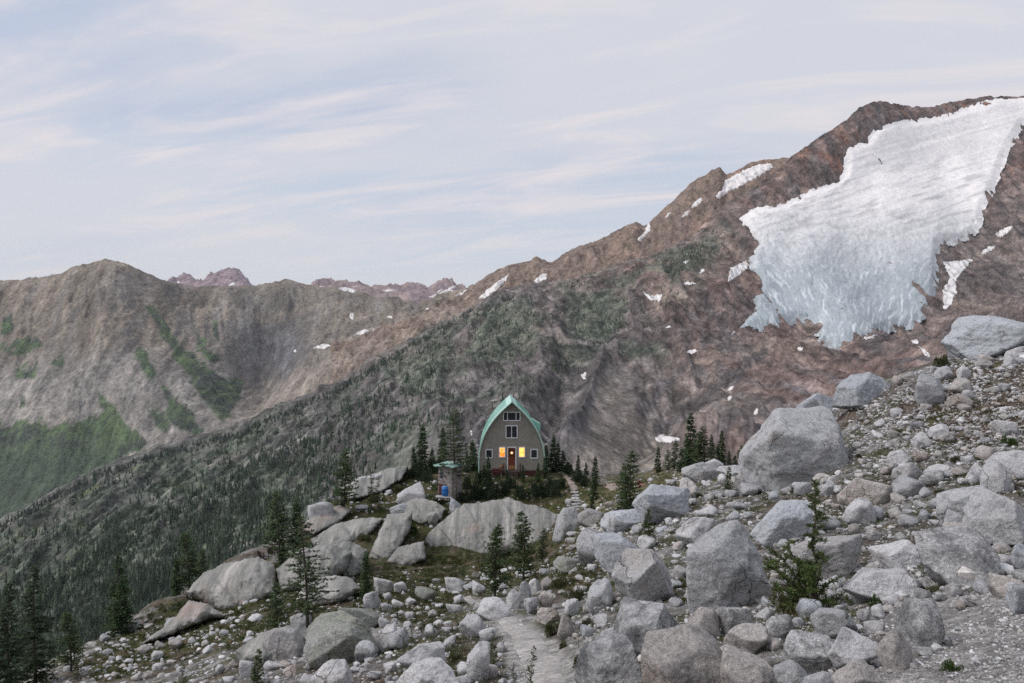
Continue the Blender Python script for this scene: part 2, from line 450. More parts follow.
# ---- the broad mountain across the valley
rowsD = [
 [(-350,760,2300),(0,640,2400),(150,560,2500),(232,500,2600),(340,460,2700),(480,420,2600)],
 [(-350,560,3100),(0,528,3200),(150,470,3300),(200,442,3300),(232,430,3300),(300,400,3100),(370,368,2900),(480,350,2800)],
 [(-350,430,3800),(0,410,3900),(100,395,3900),(180,390,4000),(240,385,4300),(262,372,4500),(300,360,4100),(360,340,3700),(420,324,3500),(480,312,3400)],
 [(-350,360,4500),(0,340,4500),(100,330,4400),(200,340,4700),(260,335,5000),(300,325,5000),(360,316,4600),(420,308,4200),(480,300,4000)],
 [(-350,300,5200),(-100,290,5200),(0,282,5100),(20,280,5100),(40,278,5100),(60,276,5050),(70,270,5050),(82,266,5000),(95,263,5000),(106,261.5,5000),(118,264,5000),(130,268,5000),(145,275,5050),(160,281,5100),(175,286,5200),(200,289,5300),(220,290,5350),(240,289,5400),(258,287,5400),(270,285,5400),(280,283,5400),(287,282,5400),(297,284,5400),(312,288,5400),(330,290,5300),(345,293,5200),(365,297,5100),(385,301,5000),(400,304,4800),(415,305,4700),(430,304,4600),(450,302,4500),(480,302,4400)],
]
def reliefD(X, Y, Z, PY, U, cr):
    a = 1 - .8 * cr
    w = 160 * fbm(X / 900, Y / 900, Z / 900, 3)
    h = ridged((X + w + (Z * .5)) / 420, Y / 2600 + 2, Z / 2000, 5) * 85 + fbm(X / 1300, Y / 1300, 3, 3) * 90
    h += (ridged((X + .5 * Z) / 100, Y / 420, Z / 380, 5) * 36 + fbm(X / 30, Y / 90, Z / 90, 4) * 12) * (.45 + .55 * sstep(370, 320, PY))
    h += 110 * blob(U, PY, 112, 330, 40, 50) - 150 * blob(U, PY, 262, 372, 30, 60, 20)
    return h * a + cr * (ridged(X / 90, Y / 200, 3, 4) * 14 - 7)
GREEN = [[(143,305),(158,307),(175,335),(200,360),(228,378),(247,375),(243,395),(232,415),(222,425),(205,405),(190,385),(165,345)],
 [(128,338),(140,340),(152,360),(160,372),(150,385),(140,370)],[(160,380),(175,395),(210,430),(195,440),(165,420)],
 [(-350,420),(0,420),(60,425),(110,410),(130,425),(150,445),(100,475),(0,540),(-350,700)],
 [(92,380),(105,395),(130,425),(140,448),(112,430),(98,405)],[(0,345),(35,335),(50,345),(20,358),(0,356)],[(0,318),(12,315),(18,330),(0,340)],[(50,365),(60,350),(68,360),(60,372)],
 [(12,372),(40,357),(38,378),(20,382)],[(195,330),(210,345),(225,362),(212,366),(198,352)],[(213,320),(219,322),(222,345),(216,345)],[(148,410),(160,405),(172,420),(168,438),(150,425)],
 [(75,395),(82,405),(84,412),(78,408)],[(18,398),(24,393),(26,406),(20,410)]]
def colourD(X, Y, Z, U, V, n):
    q_ = .5 * Z; n1 = fbm(X / 700, Y / 700, Z / 700, 5); n2 = fbm((X + q_) / 130, Y / 330, Z / 300, 6, .66); n3 = fbm((X + q_) / 60, Y / 130, Z / 130, 5, .76)
    st = fbm((X + .4 * Z) / 80, Y / 900, Z / 700, 5)
    Uw, Vw = U + 6 * n2 + 7 * n3, V + 9 * n2 + 9 * n3
    c = mix((.275, .235, .195), (.205, .185, .165), sstep(-.25, .3, n1 + st))
    c = mix(c, mix((.255, .245, .235), (.33, .31, .29), sstep(-.2, .3, n2 + st)), sstep(330, 385, Vw + 12 * n1) * sstep(260, 200, Uw) * .9)
    c = mix(c, (.17, .16, .16), sstep(.08, .4, st + .3 * n2) * .6)
    c = mix(c, (.16, .155, .145), sstep(-5, 25, poly_sd(Uw, Vw, [(222,285),(290,278),(330,286),(420,302),(420,312),(340,310),(300,345),(290,375),(258,382),(232,340)])) * .7)
    c = mix(c, (.125, .135, .16), blob(Uw, Vw, 280, 352, 38, 34) * .75)  # the gully's blue hazy shadow put into the rock colour
    c = mix(c, mix((.36, .32, .285), (.28, .25, .225), sstep(-.2, .3, st)), sstep(-6, 14, poly_sd(Uw, Vw, [(228,430),(262,392),(300,362),(350,340),(400,318),(480,300),(480,345),(380,362),(300,402)])) * .9)
    c = mix(c, (.31, .265, .22), sstep(-3, 8, poly_sd(Uw, Vw, [(235,320),(300,300),(360,300),(330,310),(260,326)])) * .5)
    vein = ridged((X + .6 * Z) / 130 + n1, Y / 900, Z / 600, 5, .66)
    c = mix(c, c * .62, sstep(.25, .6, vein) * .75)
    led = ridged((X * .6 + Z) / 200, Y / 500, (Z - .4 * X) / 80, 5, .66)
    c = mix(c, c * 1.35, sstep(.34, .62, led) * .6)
    g = np.zeros_like(U)
    for i, q in enumerate(GREEN):
        g = np.maximum(g, sstep(-1.5, 2, poly_sd(Uw, Vw, q) + 7 * n2 + 7 * n3 - 2 * sstep(.2, .5, vein)))
    gc = mix((.060, .100, .050), (.082, .126, .056), sstep(-.25, .3, n2 + n3))
    gc = mix(gc, (.036, .052, .042), sstep(-.04, .12, fbm((X + q_) / 90 + 5, Y / 160, Z / 160, 5, .7)))
    low = sstep(425, 470, Vw) * sstep(200, 60, Uw)
    gc = mix(gc, (.048, .076, .050), low * .85)
    c = mix(c, gc, g * .93)
    c *= np.clip(1 + .7 * n3 + .35 * n2 + .75 * st, .4, 1.9)[..., None] * np.array((.95, .93, .89))
    return c
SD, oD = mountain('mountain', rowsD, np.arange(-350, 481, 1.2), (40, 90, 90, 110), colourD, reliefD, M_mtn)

# ---- distant peaks
def peak(rows, colA, colB):
    def rel(X, Y, Z, PY, U, cr):
        return (ridged(X / 500, Y / 900, Z / 700, 5) * 90 + ridged(X / 130, Y / 200, Z / 180, 4) * 45) * (1 - .6 * cr) + cr * (ridged(X / 110, Y / 200, 3, 4) * 70 - 25)
    def colr(X, Y, Z, U, V, n):
        a = fbm(X / 500, Y / 500, Z / 400, 4) + fbm(X / 130, Y / 130, Z / 500, 4)
        return mix(colA, colB, sstep(-.4, .4, a)) * (1 + .4 * fbm(X / 70, Y / 70, Z / 70, 3))[..., None]
    lo = min(r[0] for r in rows[-1]); hi = max(r[0] for r in rows[-1])
    S, o = mountain('distant_peak', rows, np.arange(lo, hi + .5, .7), (20, 36), colr, rel, M_far)
    return S, o
def peakrows(crest, d, base=320):
    lo, hi = crest[0][0], crest[-1][0]
    return [[(lo, base + 25, d * .75), (hi, base + 25, d * .75)], [(lo, base - 20, d * .9), (hi, base - 20, d * .9)], [(x, y, d) for x, y in crest]]
SE1, oE1 = peak(peakrows([(120,308),(150,290),(168,284),(172,281),(176,283),(184,277),(189,279),(196,284),(203,285),(208,279),(215,276),(221,274.5),(224,274),(229,273),(234,274),(240,276),(245,280),(250,288),(262,300),(280,312)], 9000), (.30, .225, .235), (.19, .15, .175))
SE2, oE2 = peak(peakrows([(295,310),(312,288),(318,285),(326,284),(335,286),(342,284),(350,287),(358,288),(366,291),(385,304),(410,318)], 8000, 322), (.34, .26, .24), (.24, .185, .185))
SE3, oE3 = peak(peakrows([(355,312),(370,293),(380,289),(388,288),(396,289),(402,291),(412,287),(420,288),(428,292),(434,290),(440,285),(447,281.5),(453,283),(458,287),(466,290),(480,296),(510,312)], 8600, 325), (.34, .255, .24), (.23, .18, .19))

# ---- ice and snow lying on the rock
M_ice = surf_mat('glacier_ice', (.05, .2), .07, ((.05, .7, 4), (.2, .6, 1.2)), .75, .3)
M_snow = surf_mat('old_snow', (.2, 1.0), .05, ((.3, .4, .6),), .7, .2)

def patch(name, S, poly, step, thick, colour, mat, warp=2.0, wscale=6.0, relief=None, maxY=1e9, holes=None):
    """a sheet of snow lying on a mountain: real thickness over the rock, edges feathering down into it"""
    poly = np.array(poly, float)
    m = warp + 2 * step
    u = np.arange(poly[:, 0].min() - m, poly[:, 0].max() + m, step); v = np.arange(poly[:, 1].min() - m, poly[:, 1].max() + m, step)
    U, V = np.meshgrid(u, v)
    Uw = U + warp * fbm(U / wscale, V / wscale, 1.3, 3) * 2; Vw = V + warp * fbm(U / wscale, V / wscale, 8.3, 3) * 2
    sd = poly_sd(Uw, Vw, poly)
    if holes is not None: sd = np.minimum(sd, holes(U, V))
    keep = sd > -step * .8
    pos = np.zeros(U.shape + (3,)); ok = keep.copy()
    for i, j in zip(*np.nonzero(keep)):
        r = S.pick(U[i, j], V[i, j])
        if r is None or r[1] > maxY: ok[i, j] = False
        else: pos[i, j] = r
    quad = ok[:-1, :-1] & ok[1:, :-1] & ok[:-1, 1:] & ok[1:, 1:]
    e = sstep(-step * .8, max(thick[1], step), sd)
    view = -pos / (np.linalg.norm(pos, axis=-1, keepdims=True) + 1e-9)
    up = view * .75 + np.array((0, 0, .66))
    h = thick[0] * (e - .12)
    if relief is not None: h = h + relief(pos[..., 0], pos[..., 1], pos[..., 2], U, V) * e
    h = np.maximum(h, .35 * thick[0] * (e - .12)) - 5 * (1 - e) * (S is SGl if 'SGl' in globals() else 0)
    p2 = pos + up * h[..., None]
    c = colour(pos[..., 0], pos[..., 1], pos[..., 2], U, V)
    idx = -np.ones(U.shape, int); idx[ok] = np.arange(ok.sum())
    fi = np.stack([idx[:-1, :-1], idx[1:, :-1], idx[1:, 1:], idx[:-1, 1:]], -1)[quad]
    o = new_mesh(name, p2[ok], fi, mat, True, np.clip(c[ok], .02, .92))
    return tag(o, kind='structure')

GLAC = [(1080,88),(1024,96.5),(996,97.5),(975,103),(954,111),(935,116),(918,118),(892,121),(875,127),(867,139),(846,148),(843,171),(837,180),(807,190),(782,203),(752,207),(737,218),(744,229),(754,243),(747,262),(758,283),(750,309),(731,333),(748,331),(765,329),(780,330),(783,324),(807,322),(815,330),(816,344),(837,348),(863,340),(892,330),(913,328),(930,313),(938,301),(939,271),(941,245),(956,243),(973,237),(983,224),(985,207),(996,186),(1002,169),(1011,148),(1024,127),(1080,112)]
def glac_relief(X, Y, Z, U, V):
    low = sstep(205, 285, V)
    a = (U - 850) * .01
    w1 = 16 * fbm(U / 26, V / 22, 2, 4); w2 = 14 * fbm(U / 24, V / 20, 12, 4)
    cre = (ridged((U + (V - 250) * a * .8 + w1) / 10, (V + w2) / 24, 0, 5, .62) * 6 + ridged((U + w2) / 26, (V + .3 * U + w1) / 9, 4, 4, .6) * 4 * sstep(330, 250, V))
    hor = ridged(U / 70 + V / 60, (V + .28 * U) / 7, 3, 4) * 5
    ser = ridged(U / 9, V / 9, 5, 3) * 5
    return cre * low * .5 + hor * .40 * (1 - low) + .45 * ser * sstep(190, 240, V) * sstep(330, 240, V) + fbm(U / 40, V / 30, 4, 4) * 8 + 1
def glac_col(X, Y, Z, U, V):
    low = sstep(195, 290, V + 14 * fbm(U / 30, V / 30, 6, 3))
    c = mix((.90, .865, .85), (.40, .45, .475), low)
    a = (U - 850) * .01
    w1 = 16 * fbm(U / 26, V / 22, 2, 4); st = fbm((U + (V - 250) * a * .8 + w1) / 5.0, (V + w1) / 17, 3, 6, .62)
    pt_ = sstep(-.28, .22, fbm(U / 36, V / 30, 31, 4)); c = mix(c, (.345, .385, .405), sstep(.04, .34, st) * low * .85 * pt_)
    st2 = fbm((U + (V - 250) * a * .8 + w1) / 2.0, (V - w1) / 8, 7, 4); c = mix(c, (.28, .315, .33), sstep(.14, .40, st2) * low * .85 * (1.1 - .8 * pt_))
    c = mix(c, (.55, .55, .56), sstep(.16, .44, fbm((U - V * .5) / 12, (V + .3 * U) / 2.2, 5, 4)) * (1 - low) * sstep(120, 180, V) * .7 * pt_)
    c = mix(c, (.74, .77, .79), sstep(.05, .32, -st) * low * .8)
    hz = fbm(U / 34 + 3, (V + .3 * U) / 5, 9, 5)
    c = mix(c, (.50, .48, .49), sstep(.03, .34, hz) * (1 - low) * sstep(135, 190, V) * .75)
    gz = sstep(.05, .35, fbm(U / 24, V / 9, 19, 4)) * sstep(205, 220, V) * sstep(290, 235, V)
    c = mix(c, (.52, .51, .52), gz * .7)
    dirt = sstep(8, 0, poly_sd(U, V, GLAC) + 6 * fbm(U / 8, V / 8, 11, 3)) * sstep(205, 250, V) * sstep(.0, .3, fbm(U / 5, V / 5, 2, 3) + .12)
    c = mix(c, (.22, .21, .20), dirt * .7)
    return c
def glac_holes(U, V):
    edge = poly_sd(U, V, GLAC)
    k = fbm(U / 13, V / 9, 21, 4)
    return (16 * sstep(-2, 22, edge) - 26 * np.clip(k - .15, 0, 1) * sstep(20, 0, edge) * sstep(150, 235, V)) + 1.0
def box(A, r):
    for ax in (0, 1):
        q = np.pad(A, [(r, r) if i == ax else (0, 0) for i in (0, 1)], mode='edge'); cs = np.cumsum(q, ax); n = A.shape[ax]
        cs = np.insert(cs, 0, 0, ax); A = (np.take(cs, np.arange(n) + 2 * r + 1, ax) - np.take(cs, np.arange(n), ax)) / (2 * r + 1)
    return A
SGl = Surf(SA.px, box(box(SA.Y, 7), 7), box(box(SA.Z, 7), 7) + 9 - 7 * sstep(190, 270, SA.PY))
patch('glacier', SGl, GLAC, .8, (5, 9), glac_col, M_ice, 1.6, 5, glac_relief, holes=glac_holes)

def snow_col(X, Y, Z, U, V):
    return mix((.78, .755, .745), (.52, .50, .49), sstep(-.05, .4, fbm(U / 4, V / 4, 1, 3)))
def ell(cx, cy, rx, ry, ang=0, n=10):
    a = math.radians(ang)
    return [(cx + math.cos(t) * rx * math.cos(a) - math.sin(t) * ry * math.sin(a), cy + math.cos(t) * rx * math.sin(a) + math.sin(t) * ry * math.cos(a)) for t in np.linspace(0, 2 * math.pi, n, endpoint=False)]
for q in ([(943,262),(957,261),(973,259),(962,272),(955,282),(957,292),(950,306),(944,309),(943,290),(950,278)],[(642,291),(650,296),(662,294),(660,301),(650,300)],[(655,437),(662,435),(676,437),(680,440),(668,443),(657,441)],[(581,375),(586,372),(586,379),(582,378)],
          ell(690,283.5,7,1.6,-4),ell(702,271,3.5,1.6,-40),ell(692,351.5,6,1.7,-8),[(996,236),(1006,228),(1013,226),(1008,233),(1000,238)],ell(1003,231,9,2.2,-26),ell(988,250,8,2.4,-28),ell(915,341.5,4,2,10),[(918,346),(924,349),(931,356),(928,358)],ell(800,349,3,2,0),ell(731,388,3.4,1.6,-40),ell(730,398,2,2,0),ell(756,412,2,4,30),
          [(730,268),(746,260),(750,266),(738,276),(728,282)],ell(757,235,8,2,30),ell(870,337,8,1.4,-14),ell(760,256,9,1.5,-30),ell(686,262,2,1.2),ell(1008,344,1.5,3.5,15),ell(471,433,1,2.5),ell(668,327,2.5,1,-10)):
    patch('snow_patch', SA, q, .55, (.9, 1.2), snow_col, M_snow, 1.0, 3)
for q in ([(716,196),(722,190),(726,180),(745,170),(760,164),(771,163.5),(773,167),(760,176),(745,184),(728,192),(718,199)],[(478,299),(486,291),(497,282),(509,274),(506,281),(497,289),(486,298)],[(534,281),(540,275),(547,273),(546,279),(538,284)],ell(648,228,2,5,25),ell(697,203,7,2.2,-40),ell(686,214,5,1.5,-45),[(637,240),(648,228),(651,229),(641,242)],ell(461,293,7,1.6,-34),ell(668,215,4,1.2,-40)):
    patch('snow_patch', SB, q, .55, (4, 1.2), snow_col, M_snow, 1.0, 3)
for q in ([(355,334),(364,329),(370,331),(362,335)],[(313,348),(322,344),(331,345),(324,349)],ell(352,316,2,3.5),ell(390,317,3,1.2,0),[(425,309),(435,306),(445,303),(452,306),(440,311),(428,312)],ell(422,320,3,1.3),ell(375,330,2,1.4),ell(398,322,2.5,1,-10),ell(437,318,4,1,-20),ell(295,351,1.3,1.5),ell(443,313,5,1.2,-28)):
    patch('snow_patch', SD, q, .5, (4, 1.0), snow_col, M_snow, .6, 3)
for S_, q in ((SE1, [(223,292),(228,286),(233,282),(236,283),(234,290),(230,294)]), (SE1, ell(241,289,3,1.6,-30)), (SE1, ell(178,283,1,2,20)), (SE2, [(330,293),(336,289),(345,287),(357,291),(352,296),(340,296)]), (SE2, ell(322,288,4,1.8,10)),
              (SE3, [(428,297),(440,293),(447,289),(455,291),(450,298),(436,300)]), (SE3, ell(452,288,4,1.5,-20)), (SE3, ell(390,291,7,1.4,6)), (SE3, ell(440,291,3,1,-30))):
    patch('snow_patch', S_, q, .35, (14, .8), snow_col, M_snow, .6, 3)
# ================================================================== NEAR HILLSIDE
CTRL = {
 -300: [(6,860),(12,840),(20,820),(30,810),(45,800),(60,800),(80,860),(110,960),(220,1200)],
 -50: [(4,860),(6,830),(12,800),(20,775),(30,755),(40,738),(50,722),(58,716),(75,760),(100,850),(220,1080)],
 60: [(4,850),(6,820),(12,775),(20,742),(30,715),(40,690),(50,668),(57,656),(70,692),(100,770),(220,1000)],
 150: [(4,845),(6,812),(12,755),(20,720),(28,697),(36,677),(46,655),(56,632),(68,606),(76,612),(90,650),(120,730),(220,950)],
 230: [(4,835),(6,800),(12,735),(20,697),(28,672),(36,652),(46,632),(56,616),(64,603),(72,585),(80,566),(88,560),(98,575),(115,620),(150,700),(220,880)],
 330: [(4,820),(6,785),(9,745),(12,715),(16,685),(20,668),(26,650),(34,634),(44,615),(56,594),(68,576),(78,562),(86,542),(92,522),(98,507),(104,505),(120,540),(140,600),(220,800)],
 420: [(4,815),(6,780),(9,738),(12,705),(16,668),(20,645),(26,625),(32,618),(40,610),(52,596),(66,578),(76,564),(84,552),(90,527),(95,507),(100,490),(106,476),(112,466),(125,472),(145,540),(220,760)],
 510: [(4,815),(6,775),(9,730),(12,695),(16,655),(20,628),(24,606),(30,601),(40,596),(52,588),(66,575),(78,563),(86,554),(91,528),(95,503),(100,490),(107,475),(118,471),(130,482),(150,545),(220,740)],
 560: [(4,815),(6,770),(9,720),(12,688),(16,648),(20,622),(26,596),(34,586),(45,576),(60,562),(72,548),(84,528),(92,508),(100,490),(107,476),(118,470),(130,478),(150,535),(220,730)],
 600: [(4,810),(6,760),(9,705),(12,670),(16,628),(20,606),(28,574),(36,552),(45,534),(60,517),(75,504),(90,494),(105,481),(118,474),(130,480),(150,530),(220,720)],
 650: [(4,800),(6,750),(9,690),(12,650),(16,605),(20,580),(28,545),(36,520),(45,505),(58,496),(75,488),(90,480),(105,473),(118,471),(140,520),(220,700)],
 720: [(4,790),(6,735),(9,683),(12,634),(15,602),(20,566),(26,532),(34,504),(43,488),(55,479),(70,473),(90,468),(103,464),(115,464),(140,520),(220,700)],
 800: [(4,785),(6,725),(8,683),(10,645),(13,605),(17,565),(22,530),(30,497),(38,474),(46,442),(54,440),(65,462),(80,490),(120,560),(220,690)],
 880: [(4,775),(6,715),(8,665),(10,630),(13,592),(16,560),(22,518),(28,484),(36,432),(43,392),(48,383),(60,410),(80,455),(120,560),(220,700)],
 960: [(4,770),(6,700),(8,648),(10,613),(13,573),(16,542),(22,495),(28,452),(36,404),(44,361),(49,352),(60,385),(80,440),(120,560),(220,720)],
 1024: [(4,762),(6,688),(8,635),(10,600),(13,562),(16,532),(22,482),(28,440),(36,388),(44,348),(52,335),(62,352),(80,400),(120,540),(220,740)],
 1300: [(4,760),(6,690),(10,600),(16,520),(22,465),(28,415),(36,350),(44,300),(54,272),(70,300),(110,430),(220,700)],
}
pts = np.array([(px, math.log(Y), py) for px, l in CTRL.items() for Y, py in l], float)
SX, SS = 260.0, 1.0
def tps_fit(p):
    a = np.stack([p[:, 0] / SX, p[:, 1] / SS], 1); n = len(a)
    d2 = ((a[:, None] - a[None]) ** 2).sum(-1)
    K = .5 * d2 * np.log(d2 + 1e-12) + np.eye(n) * 2e-4
    Q = np.hstack([np.ones((n, 1)), a])
    M = np.block([[K, Q], [Q.T, np.zeros((3, 3))]])
    w = np.linalg.solve(M, np.concatenate([p[:, 2], np.zeros(3)]))
    return a, w
_a, _w = tps_fit(pts)
def tps_eval(px, s):
    sh = np.broadcast(px, s).shape
    q = np.stack([(np.broadcast_to(px, sh) / SX).ravel(), (np.broadcast_to(s, sh) / SS).ravel()], 1)
    out = np.zeros(len(q))
    for i in range(0, len(q), 20000):
        d2 = ((q[i:i + 20000, None] - _a[None]) ** 2).sum(-1)
        out[i:i + 20000] = (.5 * d2 * np.log(d2 + 1e-12)) @ _w[:-3] + _w[-3] + q[i:i + 20000] @ _w[-2:]
    return out.reshape(sh)

# smooth sheet first on a coarse lattice, then refined bilinearly and roughened
cpx = np.linspace(-320, 1320, 206); cs = np.linspace(math.log(2.2), math.log(215), 150)
CP = tps_eval(cpx[None], cs[:, None])
gpx = np.arange(-320, 1320.1, 2.0); gs = np.linspace(math.log(2.2), math.log(215), 640)
fx = (gpx - cpx[0]) / (cpx[1] - cpx[0]); fs = (gs - cs[0]) / (cs[1] - cs[0])
ix = np.clip(fx.astype(int), 0, len(cpx) - 2); iz = np.clip(fs.astype(int), 0, len(cs) - 2)
tx = (fx - ix)[None]; tz = (fs - iz)[:, None]
GP = (CP[iz][:, ix] * (1 - tx) + CP[iz][:, ix + 1] * tx) * (1 - tz) + (CP[iz + 1][:, ix] * (1 - tx) + CP[iz + 1][:, ix + 1] * tx) * tz
gY = np.exp(gs)[:, None] + 0 * GP
gZ = (CY - GP) * gY / F
gX = (gpx[None] - CX) / F * gY
PATHS = [[(560,760,44),(552,700,40),(545,672,36),(533,647,31),(520,631,26),(507,618,21),(494,609,16),(480,603,11),(466,597,9)]]
pathsd = poly_sd(gpx[None] + 0 * GP, GP, [(a - w, b) for a, b, w in PATHS[0]] + [(a + w, b) for a, b, w in PATHS[0][::-1]])
onpath = sstep(-4, 8, pathsd)
hut_flat = np.exp(-(((gX - 0) / 7) ** 2 + ((gY - 112) / 9) ** 2) ** 2)
amp = (1 - .75 * onpath) * (1 - .9 * hut_flat)
near = np.clip(gY / 26, .35, 2.2)
gZ = gZ + amp * (near * .28 * fbm(gX / 3.5, gY / 3.5, 2, 4) + .07 * near * ridged(gX / .9, gY / .9, 5, 4) + .05 * fbm(gX / .22, gY / .22, 9, 3) * sstep(40, 10, gY))
SG = Surf(gpx, gY, gZ)

def ground_h(x, y):
    """height of the near hillside"""
    px = x / y * F + CX; s = math.log(max(y, 2.3))
    a = (px - gpx[0]) / 2.0; b = (s - gs[0]) / (gs[1] - gs[0])
    i = int(np.clip(a, 0, len(gpx) - 2)); j = int(np.clip(b, 0, len(gs) - 2)); a -= i; b -= j
    return (gZ[j, i] * (1 - a) + gZ[j, i + 1] * a) * (1 - b) + (gZ[j + 1, i] * (1 - a) + gZ[j + 1, i + 1] * a) * b
def at(px, py):
    r = SG.pick(px, py)
    if r is None: r = SG.pick(px, py + 6)
    if r is None:
        Y = 50.; r = P(px, py, Y); r[2] = ground_h(r[0], r[1])
    return r

# where green and heather grow (seen from the trail, as outlines on the hillside)
Z_HOLLOW = [(270,640),(300,590),(350,572),(420,556),(560,555),(610,565),(600,600),(560,592),(520,586),(490,600),(450,612),(430,640),(380,612),(330,622)]
Z_RIDGE = [(80,665),(130,620),(170,600),(240,572),(300,558),(345,580),(335,635),(260,652),(215,650),(190,660),(100,690)]
Z_KNOLL = [(300,545),(330,498),(400,462),(460,455),(560,462),(612,490),(604,530),(585,560),(553,566),(420,566),(330,585),(300,575)]
Z_MEADOW = [(600,480),(650,470),(745,462),(735,478),(690,485),(640,500),(600,520),(575,510)]
Z_LEFT = [(425,612),(462,610),(470,640),(505,660),(520,720),(440,720),(380,650)]
Z_TUFTS = [[(640,520),(655,520),(652,548),(638,548)],[(745,540),(800,560),(800,620),(750,600)],[(655,585),(690,575),(700,610),(672,605)]]
Z_BROWN = [(850,420),(900,392),(960,360),(1060,340),(1300,330),(1300,450),(1030,445),(960,452),(900,440)]
Z_FINE = [(850,620),(905,596),(1000,588),(1300,590),(1300,900),(820,900),(850,680),(895,640)]
Z_TALUS = [(60,660),(200,640),(260,655),(420,640),(430,683),(520,760),(60,760)]
def ground_col(X, Y, Z, U, V, n):
    n1 = fbm(X / 5, Y / 5, 1, 4); n2 = fbm(X / 1.3, Y / 1.3, 3, 4); n3 = fbm(X / .3, Y / .3, 6, 3)
    Uw, Vw = U + 10 * n2 + 14 * n1, V + 5 * n2 + 7 * n1
    c = mix((.20, .19, .18), (.315, .305, .30), sstep(-.3, .3, n2 + n3 * .5))
    c = mix(c, (.10, .085, .07), sstep(-.15, .25, n1 + .5 * n2) * .85)  # dark soil, its tone also standing in for shade in boulder gaps
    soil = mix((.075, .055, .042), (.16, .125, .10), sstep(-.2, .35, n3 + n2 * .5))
    green = mix((.040, .056, .017), (.078, .070, .028), sstep(-.3, .3, n2))
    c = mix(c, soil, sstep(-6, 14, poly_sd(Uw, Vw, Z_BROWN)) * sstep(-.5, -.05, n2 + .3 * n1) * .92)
    c = mix(c, (.30, .288, .28), sstep(-8, 10, poly_sd(Uw, Vw, Z_FINE)) * .85)
    g = np.maximum.reduce([sstep(-5, 8, poly_sd(Uw, Vw, z)) for z in (Z_HOLLOW, Z_RIDGE, Z_KNOLL)] + [.7 * sstep(-5, 8, poly_sd(Uw, Vw, Z_LEFT))])
    mott = sstep(-.4, 0., n2 + .6 * n1 + .15)
    c = mix(c, mix(green, soil * .75, sstep(-.05, .4, n2 - n1)), g * (.55 + .45 * mott) * .97)
    c = mix(c, mix((.105, .11, .045), (.15, .12, .07), sstep(-.2, .3, n2)), sstep(-3, 5, poly_sd(Uw, Vw, Z_MEADOW)) * .9)
    patchy = sstep(-.08, .14, fbm(X / 2.1 + 40, Y / 2.1, 2, 4)) * (1 - sstep(-4, 4, poly_sd(U, V, Z_FINE)))
    c = mix(c, mix(green, soil, sstep(-.2, .3, n1)), patchy * .82)
    c = mix(c, (.345, .328, .312), sstep(-3, 6, poly_sd(U + 11 * n2, V + 3 * n2, [(a - w, b) for a, b, w in PATHS[0]] + [(a + w, b) for a, b, w in PATHS[0][::-1]])))
    back = sstep(112, 125, Y)
    c = mix(c, (.12, .115, .10), back * .6)
    c *= np.clip(1 + .55 * n3 + .25 * n2, .4, 1.7)[..., None]
    return c
p_ = SG.xyz()
M_ground = surf_mat('gravel_soil', (1.5, 9, 34), .3, ((9, 1, .09), (40, 1, .025)), .95, .08)
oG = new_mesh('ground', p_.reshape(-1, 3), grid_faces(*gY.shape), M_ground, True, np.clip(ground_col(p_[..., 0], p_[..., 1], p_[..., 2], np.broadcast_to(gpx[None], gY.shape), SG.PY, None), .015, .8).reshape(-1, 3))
tag(oG, kind='structure')

# valley floor far below, reaching out under all the mountains
vf = MB(); vf.add([(-7900, -300, -1400), (7900, -300, -1400), (7900, 11950, -1400), (-7900, 11950, -1400)], [(0, 1, 2, 3)])
tag(vf.build('valley_ground', plain('valley_soil', (.06, .075, .05), .95, .3, .002)), kind='structure')

# trodden path
def ribbon(name, line, mat, nw=14, step=.12, lift=.035, colour=(.37, .352, .335), wide=1.0):
    L = [(at(x, min(y, 790)), w * wide) for x, y, w in line]
    seg = []
    for (a, wa), (b, wb) in zip(L[:-1], L[1:]):
        k = max(2, int(np.linalg.norm(b - a) / step))
        for i in range(k):
            t = i / k; seg.append((a * (1 - t) + b * t, (wa * (1 - t) + wb * t)))
    c = np.array([s[0] for s in seg]); w = np.array([s[1] for s in seg]) * c[:, 1] / F
    for _ in range(12): c[1:-1] = (c[:-2] + c[1:-1] * 2 + c[2:]) / 4
    d = np.gradient(c[:, :2], axis=0); d /= np.linalg.norm(d, axis=1)[:, None] + 1e-9
    nrm = np.stack([d[:, 1], -d[:, 0]], 1)
    v = []
    for k in range(nw + 1):
        u = k / nw * 2 - 1
        jit = 1 + .7 * fbm(np.arange(len(c)) * .05, (1 if u > 0 else -1) * 3, 2.2, 4)
        q = c[:, :2] + nrm * (w * u * jit)[:, None]
        z = np.array([ground_h(a, b) for a, b in q]) + lift * (1 - abs(u) ** 3 * 3.2)
        v.append(np.column_stack([q, z]))
    v = np.stack(v, 1)
    n3 = fbm(v[..., 0] / .25, v[..., 1] / .25, 1, 3); n2 = fbm(v[..., 0] / 1.1, v[..., 1] / 1.1, 4, 3)
    col = mix(colour, tuple(x * .8 for x in colour), sstep(-.3, .4, n2)) * (1 + .22 * n3)[..., None]
    o = new_mesh(name, v.reshape(-1, 3), grid_faces(v.shape[0], v.shape[1]), mat, True, col.reshape(-1, 3))
    return tag(o, kind='structure')
M_path = surf_mat('trodden_gravel', (1.2, 10, 40), .28, ((40, .8, .012),), .95, .08, nr=.75)
ribbon('path', PATHS[0], M_path, wide=.72)
ribbon('path', [(372,573,1.6),(395,571,1.5),(420,569,1.5),(445,567,1.6),(470,564,1.6),(490,560,1.3)], M_ground, 4, .4, .10, (.22, .18, .135))
ribbon('path', [(576,491,5),(571,482,5),(565,475,5),(556,471,4)], M_ground, 4, .4, .10, (.34, .28, .24))
